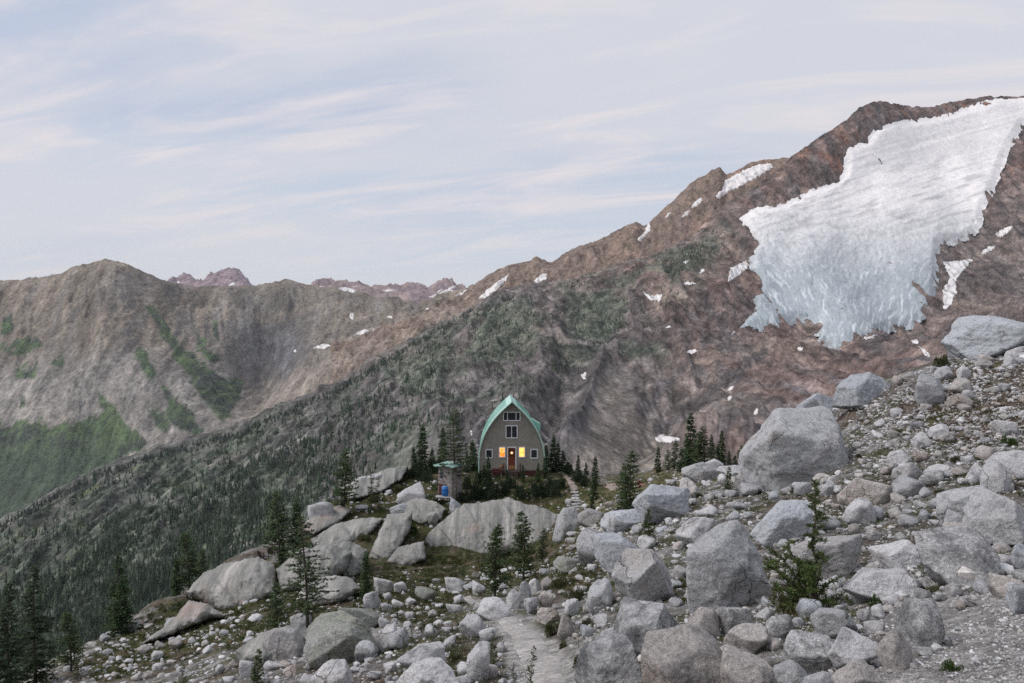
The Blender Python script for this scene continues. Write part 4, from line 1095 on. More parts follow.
def unit(a): return a / (np.linalg.norm(a, axis=-1, keepdims=True) + 1e-9)

def conifer(seed, R=.2, nlev=26, per=7, start=.06, pw=.8, up=.1, droop=.25, leaf=.04, dens=5, gap=.1, colA=(.052,.084,.040), colB=(.092,.136,.058), lean=.02, tip=.03, spread=.9, trunk_r=.014, height_fill=1.0):
    """unit-height conifer: trunk mesh (with limbs) and crown mesh"""
    r = np.random.default_rng(seed); T = MB(); LV = Leaves()
    zz = np.linspace(0, 1, 9); lx = lean * np.sin(zz * 2.2 + r.uniform(0, 6)) * zz; ly = lean * np.cos(zz * 1.7 + r.uniform(0, 6)) * zz
    T.tube([(a, b, z) for a, b, z in zip(lx, ly, zz)], [trunk_r * (1 - .92 * z) + .0012 for z in zz], 7)
    tx = lambda z: np.interp(z, zz, lx); ty = lambda z: np.interp(z, zz, ly)
    for i in range(nlev):
        f = (i + r.uniform(-.3, .3)) / nlev; f = min(max(f, 0), .985); z0 = start + (1 - start) * f
        env = R * max(1 - f, 0) ** pw * (sstep(-.12, .16, f) if start > .02 else 1) + tip * (1 - f * .6) * .5
        for k in range(per):
            if r.uniform() < gap: continue
            a = r.uniform(0, 2 * math.pi); L = env * r.uniform(.55, 1.18)
            n = max(2, int(dens * L / leaf) + 2)
            sarr = np.sort(r.uniform(.12, 1, n)); rad = sarr * L
            base = np.array((tx(z0), ty(z0), z0)); dr = np.array((math.cos(a), math.sin(a), 0))
            rise = up * sarr - droop * sarr ** 2 + .12 * sarr ** 4
            p = base + dr * rad[:, None] + np.array((0, 0, 1.0)) * (rise * L)[:, None]
            if L > .05:
                q = [base, base + dr * L * .5 + np.array((0, 0, L * (up * .5 - droop * .25))), p[-1]]
                T.tube(q, [trunk_r * .25 * (1 - f * .6), trunk_r * .15, .0008], 3, False)
            for sgn in (-1, 1):
                an = a + sgn * r.uniform(.25, 1.1, n) * spread
                d = unit(np.stack([np.cos(an), np.sin(an), r.normal(size=n) * .35 - .05], 1))
                sd = unit(np.cross(d, unit(np.stack([r.normal(size=n) * .6, r.normal(size=n) * .6, np.ones(n)], 1))))
                LL = leaf * r.uniform(.6, 1.35, n); W = LL * r.uniform(.16, .30, n)
                t = np.clip(r.normal(.4, .3) + r.normal(size=n) * .25, 0, 1)
                LV.add(p + r.normal(size=(n, 3)) * leaf * .12, d, sd, LL, W, mix(colA, colB, t))
    # leader
    n = 14; p = np.column_stack([np.full(n, tx(1)), np.full(n, ty(1)), np.linspace(.93, 1.0, n)])
    d = unit(np.column_stack([r.normal(size=n) * .6, r.normal(size=n) * .6, np.ones(n)])); sd = unit(np.cross(d, r.normal(size=(n, 3))))
    LV.add(p, d, sd, np.full(n, leaf * .7), np.full(n, leaf * .16), mix(colA, colB, r.uniform(0, 1, n)))
    return T, LV

def protos(prefix, n, seed, **kw):
    out = []
    for i in range(n):
        T, LV = conifer(seed + i, **kw)
        t = T.build('trunk', M_bark, None, True); c = LV.mesh('crown')
        out.append((t.data, c.data)); bpy.data.objects.remove(t); bpy.data.objects.remove(c)
    return out
FIR = protos('fir', 4, 10, R=.17, nlev=30, per=8, leaf=.040, dens=3.2, droop=.35, up=.1, start=.03)
FIRW = protos('fir', 3, 30, R=.26, nlev=24, per=9, leaf=.05, dens=3.2, droop=.25, up=.15, start=.02, pw=.75)
BIGFIR = protos('fir', 3, 50, R=.19, nlev=40, per=8, leaf=.024, dens=2.5, droop=.35, up=.08, start=.05, gap=.22, lean=.03, colA=(.044, .068, .038), colB=(.080, .112, .054))
LARCH = protos('larch', 4, 70, R=.23, nlev=28, per=8, leaf=.036, dens=2.6, gap=.22, droop=.10, up=.22, start=.14, pw=.6, lean=.05, colA=(.066,.098,.046), colB=(.115,.155,.068), trunk_r=.017)
BIGLARCH = protos('larch', 2, 90, R=.25, nlev=34, per=6, leaf=.023, dens=2.4, gap=.3, droop=.28, up=.28, start=.25, pw=.62, lean=.04, colA=(.066,.096,.050), colB=(.112,.15,.070), trunk_r=.015)
SAPL = protos('sapling', 3, 110, R=.20, nlev=22, per=6, leaf=.05, dens=3, gap=.2, droop=.0, up=.45, start=.03, pw=.7, lean=.05, colA=(.060,.085,.032), colB=(.10,.13,.05), trunk_r=.012)
THIN = protos('sapling', 3, 130, R=.11, nlev=18, per=4, leaf=.045, dens=2.4, gap=.3, droop=-.1, up=.35, start=.08, pw=.5, lean=.06, colA=(.055,.075,.035), colB=(.09,.11,.05), trunk_r=.010)
KINDS = {'fir': FIR, 'wide': FIRW, 'bigfir': BIGFIR, 'larch': LARCH, 'biglarch': BIGLARCH, 'sapling': SAPL, 'thin': THIN}
NAMES = {'fir': 'fir_tree', 'wide': 'fir_tree', 'bigfir': 'fir_tree', 'larch': 'larch_tree', 'biglarch': 'larch_tree', 'sapling': 'larch_sapling', 'thin': 'larch_sapling'}
tcount = [0]
def tree(px, base, top, kind, label, group, Y=None, fat=1.0):
    if Y is None: g = at(px, base)
    else:
        g = P(px, base, Y); g[2] = ground_h(g[0], Y)
    H = (base - top) * g[1] / F if Y is None else (CY - top) * Y / F - g[2]
    g = g - np.array((0, 0, .06 * min(H, 2)))
    tcount[0] += 1
    tm, cm = KINDS[kind][tcount[0] % len(KINDS[kind])]
    e = empty(NAMES[kind], g, rng.uniform(0, 6.28), (H * fat, H * fat, H * 1.03))
    link('trunk', tm, e); link('crown', cm, e)
    return tag(e, label, 'sapling' if 'sapling' in NAMES[kind] else 'tree', group)

GT1, GT2, GT3, GT4, GT5 = 'trees at the lower left', 'trees on the left ridge', 'trees around the hut', 'trees behind the meadow', 'saplings among the boulders'
TREES = [
 (-14,760,590,'bigfir','dark fir cut by the left photo edge, outermost of the lower left trees',GT1,40),
 (10,760,583,'bigfir','dark fir at the lower left corner beside the tallest fir there',GT1,41),
 (36,755,566,'bigfir','tallest fir of the lower left corner, with an uneven top',GT1,43),
 (71,720,610,'larch','slim pale larch just right of the lower left firs',GT1,46),
 (78,720,636,'thin','thin larch sapling in front of the slim pale larch, low at the left',GT1,40),
 (116,632,552,'bigfir','thick fir standing alone where the talus meets the forest slope',GT2),
 (122,634,575,'wide','short fir skirt growing against the thick lone fir',GT2),
 (189,588,532,'larch','bushy larch on the ridge above the grass strip',GT2,70),
 (176,592,556,'fir','narrow fir beside the bushy ridge larch',GT2,70),
 (201,588,548,'larch','small larch half behind the bushy ridge larch',GT2,74),
 (280,564,492,'larch','larch on the ridge next to the garden chairs',GT2),
 (296,562,500,'fir','narrow fir right of the garden chairs',GT2),
 (283,567,540,'wide','dark low fir beside the garden chairs',GT2),
 (307,643,515,'biglarch','tall larch with a bare lower trunk in front of the greenish dome',GT2),
 (277,642,580,'larch','short larch left of the tall bare trunked one',GT2),
 (258,690,648,'sapling','bushy young larch at the bottom edge in the talus',GT1),
 (184,700,660,'thin','wispy larch sapling at the bottom edge of the white talus',GT1),
 (216,700,668,'thin','smaller wispy sapling in the white talus at the bottom edge',GT1),
 (344,513,449,'larch','loose larch on the left shoulder of the knoll',GT3),
 (366,482,435,'fir','narrow fir on the skyline between larch and privy',GT3),
 (372,511,470,'thin','thin larch pole in front of the narrow skyline fir',GT3),
 (379,512,478,'thin','shorter thin larch pole beside the taller pole on the knoll',GT3),
 (422,470,424,'fir','dense dark fir left of the stone privy',GT3),
 (414,474,446,'fir','smaller fir touching the dense one left of the privy',GT3),
 (432,468,448,'wide','small dark fir between the dense fir and the privy roof',GT3),
 (442.5,462,421,'fir','slender fir rising behind the stone privy roof',GT3),
 (456,500,409,'biglarch','tall loose larch in front of the stone privy',GT3),
 (473,470,440,'wide','short dark fir close to the left wall of the hut',GT3),
 (467,472,450,'fir','little fir between the tall larch and the hut',GT3),
 (488,482,455,'fir','slim fir in front of the hut beside the small left window',GT3),
 (484,486,464,'fir','lower fir pointing out of the dark shrubs before the hut',GT3),
 (507,487,468,'fir','tiny fir growing before the hut stairs',GT3),
 (523,482,464,'fir','tiny fir before the right lit window',GT3),
 (538,482,462,'fir','little fir before the small right window',GT3),
 (545,478,456,'fir','little fir at the right corner of the hut',GT3),
 (553,472,435,'fir','tallest fir right of the hut',GT3),
 (558,472,442,'fir','fir standing against the tallest one right of the hut',GT3),
 (546.5,470,443,'fir','fir hard against the right wall of the hut',GT3),
 (563,472,450,'wide','low fir right of the pair beside the hut',GT3),
 (567,468,454,'fir','tiny fir on the knoll skyline right of the hut',GT3),
 (578,474,454,'fir','narrow small fir on the skyline above the trail',GT3),
 (586,474,462,'wide','squat fir on the skyline above the trail',GT3),
 (595,486,456,'fir','slim pointed fir above the stone stairs',GT3),
 (594,500,478,'wide','dense skirted fir just under the slim pointed one',GT3),
 (592,512,496,'wide','round low fir at the top of the stone stairs',GT3),
 (631,516,450,'larch','crooked larch in front of the meadow with a bushy top',GT3),
 (625,512,462,'larch','thinner larch against the crooked larch at the meadow',GT3),
 (495,598,523,'larch','left one of the two slim larches before the streaked cliff',GT3),
 (523,582,511,'larch','right one of the two slim larches before the streaked cliff',GT3),
 (543,562,528,'larch','short larch at the right end of the streaked cliff',GT3),
 (412,600,570,'thin','wispy larch sapling in the dark hollow',GT5),
 (658,472,446,'fir','leftmost small fir of the meadow grove',GT4),
 (668,472,449,'larch','loose larch second in the meadow grove',GT4),
 (675,471,441,'larch','taller loose larch in the left half of the meadow grove',GT4),
 (682,471,447,'wide','bushy fir filling the meadow grove left of its tallest fir',GT4),
 (691,470,413,'fir','tallest fir of the meadow grove, a sharp dark spire',GT4),
 (687,470,436,'fir','shorter fir against the tallest spire of the meadow grove',GT4),
 (698,470,431,'larch','larch right of the tallest spire of the meadow grove',GT4),
 (705,469,427,'larch','second tallest larch in the middle of the meadow grove',GT4),
 (712,468,435,'fir','fir in the right half of the meadow grove',GT4),
 (718,467,445,'wide','bushy fir in the right half of the meadow grove',GT4),
 (722,466,430,'fir','narrow spire in the right half of the meadow grove',GT4),
 (729,465,444,'fir','small fir near the right end of the meadow grove',GT4),
 (735,464,448,'wide','bushy fir near the right end of the meadow grove',GT4),
 (741,464,438,'larch','last larch of the meadow grove beside the huge dome',GT4),
 (649,548,507,'sapling','bushy bright larch sapling on top of the square block',GT5),
 (729,493,466,'sapling','small larch sapling left of the huge dome',GT5),
 (604,552,540,'sapling','tiny bushy sapling on the grey block by the stairs',GT5),
 (531,690,644,'thin','tall thin sapling at the left edge of the path',GT5),
 (494,668,630,'thin','thin sapling between the leaning slab and the path',GT5),
 (515,690,662,'thin','short sapling at the bottom edge beside the path',GT5),
 (457,634,612,'thin','thin sapling behind the block left of the path',GT5),
 (411,650,627,'thin','thin sapling above the pale bedrock hump',GT5),
 (404,652,634,'thin','shorter sapling beside the one above the bedrock hump',GT5),
 (434,652,622,'thin','wispy sapling left of the path among white rocks',GT5),
 (441,646,628,'thin','small wispy sapling next to the block left of the path',GT5),
 (330,668,650,'thin','thin sapling growing from the greenish ledge',GT5),
 (846,640,606,'thin','leafy little sapling before the flat whitish rock',GT5),
]
for t in TREES:
    tree(*t[:6], Y=t[6] if len(t) > 6 else None)

# the larch in the boulders close by: one leader and low side stems, needle rosettes along every shoot
def near_larch(px, base, top, label):
    g = at(px, base); k = g[1] / F; r = np.random.default_rng(5)
    T = MB(); LV = Leaves(); H = (base - top) * k
    def shoot(p0, p1, sag, rad, sub, density):
        p0, p1 = np.array(p0), np.array(p1); n = 12
        t = np.linspace(0, 1, n); q = p0 + (p1 - p0) * t[:, None]; q[:, 2] += sag * (t * (1 - t)) * 4
        q[1:-1] += r.normal(size=(n - 2, 3)) * np.linalg.norm(p1 - p0) * .012
        T.tube(q, [rad * (1 - .8 * a) + .0015 for a in t], 6, False)
        Ln = np.linalg.norm(p1 - p0); m = int(Ln / .0075 * density)
        s = r.uniform(.12, 1, m); c = np.stack([np.interp(s, t, q[:, i]) for i in range(3)], 1)
        d = unit(r.normal(size=(m, 3)) + unit(p1 - p0) * .7 + np.array((0, 0, .25))); sd = unit(np.cross(d, r.normal(size=(m, 3))))
        L = r.uniform(.03, .06, m) * 1.35
        LV.add(c, d, sd, L, L * .13, mix((.070, .105, .034), (.14, .19, .062), np.clip(r.normal(.4, .2) + r.normal(size=m) * .22, 0, 1)))
        if sub:
            for a in np.linspace(.18, .96, sub):
                c0 = np.array([np.interp(a, t, q[:, i]) for i in range(3)]); dr = unit(r.normal(size=3) * np.array((1, 1, .45)) + unit(p1 - p0) * .55 + np.array((0, 0, .15)))
                shoot(c0, c0 + dr * Ln * r.uniform(.14, .30) * (1.15 - .6 * a), .02, rad * .35, 0, 1.6)
    def pt(u, v, dy=0): return (( u - px) * k, dy, (base - v) * k)
    shoot(pt(815, 606), pt(818, 478, .12), 0, .030, 0, .6)
    for z in np.linspace(.10, .97, 34):
        a = r.uniform(0, 6.28); L = (.46 if z < .36 else .17 if z < .52 else .33) * (1.08 - z) ** .8 * r.uniform(.6, 1.15) * H * .5
        c0 = np.array(pt(815 + 3 * z, 606 - 128 * z, .12 * z)); shoot(c0, c0 + np.array((math.cos(a) * L, math.sin(a) * L, L * r.uniform(.15, .6))), .02, .010, 7, 1.5)
    for (u, v, dy, sg) in ((745,548,-.25,.10),(766,540,.1,.10),(752,577,-.3,.06),(790,535,.3,.06),(772,596,-.4,.05),(842,572,.0,.08),(853,590,-.25,.05),(835,548,.25,.06),(800,560,-.35,.06),(762,560,.25,.08),(828,590,-.45,.04),(782,572,.2,.05)):
        shoot(pt(812, 603), pt(812 + (u - 812) * .8, 603 + (v - 603) * .85, dy), sg, .014, 9, .9)
    e = empty('larch_tree', g - np.array((0, 0, .05)))
    T.build('trunk', M_bark, e, True); LV.mesh('crown', e)
    tag(e, label, 'tree', GT5)
near_larch(814, 608, 478, 'bright green young larch with a tall leader and low spreading branches among the boulders')

# dark krummholz in front of the hut and other low shrubs
def shrub(seed, colA, colB, leaf=.10, n=2600, lumps=9, flat=.75):
    """unit shrub: radius 1, height about 1"""
    r = np.random.default_rng(seed); LV = Leaves(); T = MB()
    for i in range(lumps):
        a = r.uniform(0, 6.28); d = r.uniform(0, .72) ** .7; h = r.uniform(.45, 1.0) * (1 - .45 * d * d)
        c = np.array((math.cos(a) * d, math.sin(a) * d, 0)); R = r.uniform(.28, .46)
        T.tube([(c[0] * .3, c[1] * .3, -.05), tuple(c * .8 + np.array((0, 0, h * .5))), tuple(c + np.array((0, 0, h * .9)))], [.03, .02, .006], 5, False)
        m = n // lumps; z = r.uniform(0, 1, m) ** .9; th = r.uniform(0, 6.28, m); rr = R * (1 - z * .82) * np.sqrt(r.uniform(.15, 1, m))
        p = c + np.column_stack([np.cos(th) * rr, np.sin(th) * rr, z * h])
        dd = unit(np.column_stack([np.cos(th), np.sin(th), r.uniform(-.1, .9, m)]) + r.normal(size=(m, 3)) * .35)
        sd = unit(np.cross(dd, r.normal(size=(m, 3)))); L = leaf * r.uniform(.6, 1.4, m)
        LV.add(p, dd, sd, L, L * r.uniform(.15, .28, m), mix(colA, colB, np.clip(r.normal(.4, .25) + r.normal(size=m) * .25, 0, 1)))
    t = T.build('stems', M_bark, None, True); c = LV.mesh('foliage'); o = (t.data, c.data)
    bpy.data.objects.remove(t); bpy.data.objects.remove(c); return o
KRUM = [shrub(200 + i, (.030, .050, .028), (.062, .088, .044), .10, 3400, 12) for i in range(3)]
GRNB = [shrub(220 + i, (.055, .095, .024), (.10, .165, .040), .11, 2200, 9) for i in range(3)]
OLIV = [shrub(240 + i, (.055, .062, .025), (.10, .10, .042), .11, 2000, 9) for i in range(3)]
SK = {'k': (KRUM, 'krummholz_shrub'), 'g': (GRNB, 'green_shrub'), 'o': (OLIV, 'heather_shrub')}
sc_ = [0]
def bush(px, base, w, h, kind, label, group, dx=0):
    g = at(px, base); k = g[1] / F; sc_[0] += 1
    ms, nm = SK[kind]; tm, cm = ms[sc_[0] % 3]
    e = empty(nm, g - np.array((0, -.2 * w * k, .04)), rng.uniform(0, 6.28), (w * k / 2, w * k / 2 * .9, h * k))
    link('stems', tm, e); link('foliage', cm, e)
    tag(e, label, 'shrub', group)
GK, GB = 'dark dwarf conifers in front of the hut', 'low shrubs among the rocks'
for a in [
 (474,500,24,20,'k','dark dwarf fir thicket above the left end of the streaked cliff',GK),(490,501,28,20,'k','dark dwarf fir thicket left of the hut stairs',GK),(466,490,14,17,'k','dark dwarf fir beside the stone privy wall',GK),
 (503,496,22,18,'k','dark dwarf fir thicket below the hut stairs',GK),(511,489,16,12,'k','low dark dwarf fir right in front of the hut stairs',GK),(523,499,18,16,'k','dark dwarf fir thicket below the red skirt of the hut',GK),(535,498,24,20,'k','dark dwarf fir thicket below the right lit window',GK),
 (551,498,26,22,'k','dark dwarf fir thicket below the right hut corner',GK),(560,490,14,14,'k','dark dwarf fir at the outer end of the thicket by the trail',GK),(482,487,22,20,'k','upper dark dwarf fir before the left hut corner',GK),
 (568,474,20,12,'k','dark dwarf fir right of the hut beside the trail',GK),(578,482,20,12,'k','dark dwarf fir across the trail from the hut',GK),(585,486,16,12,'k','dark dwarf fir above the stone stairs',GK),
 (424,482,22,16,'k','dark thicket at the foot of the dense fir by the privy',GK),(412,478,18,12,'k','dark thicket left of the dense fir by the privy',GK),(436,474,14,16,'k','dark thicket against the privy wall',GK),
 (429,508,16,14,'g','bright green shrub below the stone privy',GB),(418,524,20,10,'g','bright green shrub in the gap beside the pink slab',GB),(408,534,26,12,'g','bright green shrub lower in the gap beside the pink slab',GB),(400,542,20,8,'g','bright green shrub at the foot of the pink slab',GB),
 (352,536,28,8,'o','olive shrub on the left shoulder slabs',GB),(362,541,18,7,'o','small olive shrub below the left shoulder slabs',GB),(400,492,34,10,'o','olive heather under the pale bedrock hump',GB),(375,502,24,8,'o','olive heather among the thin larch poles',GB),(245,568,24,7,'g','green shrub on the crest below the garden chairs',GB),(225,576,18,6,'g','green shrub on the crest above the pink outcrop',GB),
 (438,506,18,9,'o','olive heather on the ground just below the blue barrel pad',GB),(463,502,16,13,'k','dark dwarf fir at the right foot of the stone privy',GK),
 (696,498,18,9,'o','olive cushion plant between the pale blocks left of the huge dome',GB),(835,464,16,10,'o','olive shrub at the right foot of the huge dome',GB),(984,450,18,8,'o','olive green shrub below the heather bank',GB),(1008,447,24,13,'g','bright green shrub at the photo edge below the heather bank',GB),(956,462,16,8,'o','dull shrub in the stones under the heather bank',GB),(980,460,16,6,'g','low green shrub under the olive one by the heather bank',GB),
 (944,367,20,18,'o','dark little shrub on the skyline left of the great outcrop',GB),(862,458,14,6,'o','small olive shrub beside the dome in the gravel',GB),(900,516,26,7,'g','green cushion between stones right of the sapling',GB),(946,494,22,6,'o','olive cushion behind the smooth grey boulder',GB),
 (553,636,22,16,'o','olive heather at the right edge of the path bend',GB),(563,648,14,10,'o','smaller olive heather at the right edge of the path',GB),(580,668,16,18,'o','yellowish shrub against the black faced path boulder',GB),(476,668,26,12,'o','olive heather at the left edge of the path',GB),(455,660,24,9,'o','olive heather between the bedrock humps and the path',GB),(480,690,20,8,'g','green cushion at the bottom edge left of the path',GB),
 (576,602,22,18,'o','olive heather below the upright grey block',GB),(560,588,26,14,'o','olive heather above the cairn pile',GB),(590,628,20,12,'o','dry heather below the upright grey block by the path',GB),(795,612,60,22,'o','dry grassy bush at the foot of the young larch',GB),(877,606,16,16,'g','green plant with yellow flowers before the flat whitish rock',GB),(905,590,14,12,'g','green shrub beside the large lichen speckled boulder',GB),(955,672,26,16,'g','broad leaved green plant in the fine gravel at the bottom',GB),(938,592,30,6,'o','rusty heather under the large lichen speckled boulder',GB),
 (800,470,1,1,'o','tiny olive tuft under the huge dome',GB),(640,516,14,9,'o','olive shrub before the peaked blue grey boulder',GB),(624,512,22,8,'k','dark low shrub at the foot of the crooked larch',GB),
]:
    if a[2] > 1: bush(*a)

# grass and ground heath: countless blades
LVg = Leaves()
def tufts(q, n, hpx, colA, colB, per=14, wide=.10):
    for (u, v) in inpoly(q, n):
        if fbm(np.array(u / 16), np.array(v / 9), 7, 3) < rng.normal() * .12 - .08: continue
        if poly_sd(np.array(u), np.array(v), path_poly) > -3: continue
        g = at(u, v); k = g[1] / F; m = per
        L = hpx * k * rng.uniform(.5, 1.2, m); spread = hpx * k * .9
        p = g + np.column_stack([rng.normal(size=m) * spread * .5, rng.normal(size=m) * spread * .5, np.full(m, -.02 * k)])
        d = unit(np.column_stack([rng.normal(size=m) * .55, rng.normal(size=m) * .55, np.ones(m)])); sd = unit(np.cross(d, rng.normal(size=(m, 3))))
        LVg.add(p, d, sd, L, L * wide, mix(colA, colB, np.clip(rng.normal(.4, .3) + rng.normal(size=m) * .2, 0, 1)))
tufts(Z_HOLLOW, 2000, 3.2, (.036,.052,.016), (.085,.085,.034))
tufts(Z_RIDGE, 2200, 3.0, (.038,.058,.017), (.088,.092,.036))
tufts(Z_KNOLL, 1300, 3.2, (.038,.064,.018), (.085,.108,.034))
tufts(Z_MEADOW, 700, 1.8, (.10,.105,.04), (.15,.13,.07))
tufts(Z_BROWN, 1500, 3.0, (.060,.046,.030), (.11,.080,.05))
tufts(Z_LEFT, 260, 4.5, (.055,.065,.024), (.11,.105,.05), 16, .06)
for z in Z_TUFTS: tufts(z, 90, 4, (.05,.06,.022), (.10,.095,.045))
tufts([(560,560),(600,510),(740,480),(860,470),(1030,450),(1030,590),(900,600),(860,640),(640,690),(570,690),(540,600)], 2200, 4.5, (.045,.068,.020), (.105,.115,.045), 16, .06)
tufts([(860,470),(900,430),(960,400),(1030,400),(1030,500),(900,520)], 420, 3.5, (.04,.058,.02), (.09,.095,.04), 16, .08)
tufts([(430,640),(540,620),(500,690),(400,690)], 160, 6, (.06,.07,.025), (.12,.11,.05), 16, .05)
tufts([(780,600),(830,590),(830,625),(780,625)], 60, 10, (.07,.07,.03), (.15,.13,.07), 18, .04)
o = LVg.mesh('grass'); tag(o, kind='stuff')

# yellow arnica heads by the whitish rock
fl = Leaves()
for (u, v) in [(888,575),(891,578),(880,574),(896,576),(885,580)]:
    g = at(u, v + 8); k = g[1] / F; c = g + np.array((0, -.1, 9 * k)); m = 9; a = np.linspace(0, 6.28, m, endpoint=False)
    d = unit(np.column_stack([np.cos(a), np.sin(a) * .6 - .3, np.full(m, .3)])); sd = unit(np.cross(d, np.tile((0, -.5, 1.), (m, 1))))
    fl.add(np.tile(c, (m, 1)), d, sd, np.full(m, .022), np.full(m, .007), np.tile((.62, .36, .03), (m, 1)))
    fl.add(np.array([g]), np.array([[0, -.05, 1.]]), np.array([[1., 0, 0]]), np.array([9 * k]), np.array([.004]), np.array([[.06, .09, .03]]))
tag(fl.mesh('wildflowers'), kind='stuff')

# forest on the far spur
fv, fc = [], []
def spur_tree(g, H, w, dark):
    m = 6; parts = []
    for lv in range(3):
        z0 = H * (.08 + .28 * lv); z1 = H * (.52 + .24 * lv); R = w * (1 - .29 * lv)
        a = rng.uniform(0, 6.28) + np.linspace(0, 6.28, m, endpoint=False); rr = R * rng.uniform(.65, 1.2, m)
        ring = np.column_stack([np.cos(a) * rr, np.sin(a) * rr, z0 + rng.normal(size=m) * H * .03]); top = np.array((0, 0, z1))
        tri = np.stack([ring, np.roll(ring, -1, 0), np.tile(top, (m, 1))], 1); parts.append(tri + g)
    t = np.concatenate(parts); fv.append(t.reshape(-1, 3))
    c = np.array(dark) * rng.uniform(.75, 1.25); fc.append(np.tile(c, (len(t) * 3, 1)))
VEGP = [(-20,620),(-20,540),(0,522),(60,490),(100,470),(160,450),(232,432),(340,384),(440,323),(480,304),(551,283),(656,252),(735,215),(735,255),(690,295),(640,345),(560,390),(470,420),(430,470),(300,640),(150,640)]
def forest(q, n, H, keep):
    for (u, v) in inpoly(q, n):
        d = fbm(np.array(u / 34), np.array(v / 26), 4, 4) + .5 * fbm(np.array(u / 9), np.array(v / 8), 6, 2)
        if d < keep + rng.normal() * .12: continue
        g = SA.pick(u, v)
        if g is None: continue
        h = H * math.exp(rng.normal() * .34) * (1 + .5 * fbm(np.array(u / 20), np.array(v / 15), 2, 2))
        spur_tree(g - np.array((0, 0, .8)), h, h * rng.uniform(.15, .23), mix((.056, .080, .062), (.10, .126, .084), np.clip(.45 + fbm(np.array(u / 14), np.array(v / 10), 8, 3) + rng.normal() * .15, 0, 1)))
forest([(-20,640),(-20,530),(60,492),(160,452),(232,436),(330,392),(400,350),(420,420),(330,520),(250,580),(120,640)], 6800, 5.6, -.08)
for q_ in ([(566,287),(612,280),(634,305),(612,345),(570,338),(552,310)], [(478,306),(524,292),(545,318),(512,362),(470,352)], [(400,360),(440,330),(462,345),(440,392),(400,400)], [(660,262),(706,240),(718,252),(690,272),(668,280)]):
    forest(q_, 420, 4.2, -.2)
forest([(330,392),(440,325),(551,287),(656,256),(735,218),(735,250),(690,290),(640,345),(560,390),(470,420),(420,440),(380,460)], 4200, 4.2, .08)
for u in np.arange(-10, 700, 1.0):                       # trees along the spur's crest
    if rng.uniform() > (.75 if u < 480 else .32): continue
    v = np.interp(u, [r_[0] for r_ in rowsA[-1]], [r_[1] for r_ in rowsA[-1]]) + rng.uniform(1, 7)
    g = SA.pick(u, v)
    if g is not None:
        h = rng.uniform(5, 12) if u < 480 else rng.uniform(4, 8); spur_tree(g - np.array((0, 0, 1)), h, h * .19, (.062, .078, .066))
forest([(0,600),(110,540),(240,470),(330,420),(350,470),(250,560),(120,640),(0,680)], 5600, 5.6, -.26)
v = np.vstack(fv); M_forest = surf_mat('forest_needles', (.15,), .25, (), .9, .1)
tag(new_mesh('conifer_forest', v, np.arange(len(v)).reshape(-1, 3), M_forest, False, np.vstack(fc)), kind='stuff')
# ================================================================== HUT AND SMALL THINGS
def siding():
    t = NT('brown_lap_siding'); p = t.obj(); sx = t.n('SeparateXYZ'); t.l(p, sx.inputs[0])
    fr = t.mul(t.mul(sx.outputs[2], 1 / .22), 1.0, 'FRACT')
    c = t.mix((.315, .292, .255), (.18, .166, .145), t.rmap(fr, .0, .10, 1, 0))
    c = t.mix(c, t.grey(t.rmap(t.noise(p, 1.3, 6, .65), .3, .7, .85, 1.15)), 1.0, 'MULTIPLY')
    t.bsdf(c, .75, t.bump(fr, .5, .02), spec=.25); return t.m
def lit_pane():
    t = NT('lamp_lit_pane'); p = t.obj()
    c = t.mix((1.0, .46, .05), (1.0, .70, .20), t.rmap(t.noise(p, 1.9, 3), .38, .62, 0, 1))
    t.bsdf((.3, .15, .04), .3, None, emis=c, estr=1.05); return t.m
def blind_pane():
    t = NT('lamp_lit_blind'); p = t.obj(); sx = t.n('SeparateXYZ'); t.l(p, sx.inputs[0])
    c = t.mix((.95, .27, .03), (1.0, .50, .12), t.rmap(sx.outputs[2], 2.35, 2.5, 0, 1))
    c = t.mix(c, (.45, .12, .02), t.rmap(t.noise(p, 3.1, 2), .52, .6, 0, .7))
    t.bsdf((.3, .15, .04), .3, None, emis=c, estr=.95); return t.m
M_side = siding(); M_lit = lit_pane(); M_blind = blind_pane()
M_mint = plain('mint_metal_roof', (.47, .70, .62), .45, .08, 2, spec=.4)
M_pmint = plain('toned_mint_roof', (.30, .46, .40), .6, .2, 2)  # duller mint, toned down because the privy roof catches more light
M_mintd = plain('mint_soffit', (.24, .46, .385), .6, .08, 2)
M_white = plain('white_paint', (.80, .80, .82), .5, .06, 4)
M_glass = plain('dark_glass', (.03, .035, .045), .08, .1, 3, spec=.6)
M_red = plain('red_brown_paint', (.085, .028, .024), .7, .2, 5)
M_door = plain('red_wood_door', (.17, .045, .022), .55, .2, 5)
M_dwood = plain('dark_wood', (.055, .043, .035), .8, .3, 7)
M_wood = plain('warm_wood', (.34, .17, .075), .7, .2, 6)
M_steel = plain('galvanised_steel', (.38, .39, .40), .45, .15, 5, .6)

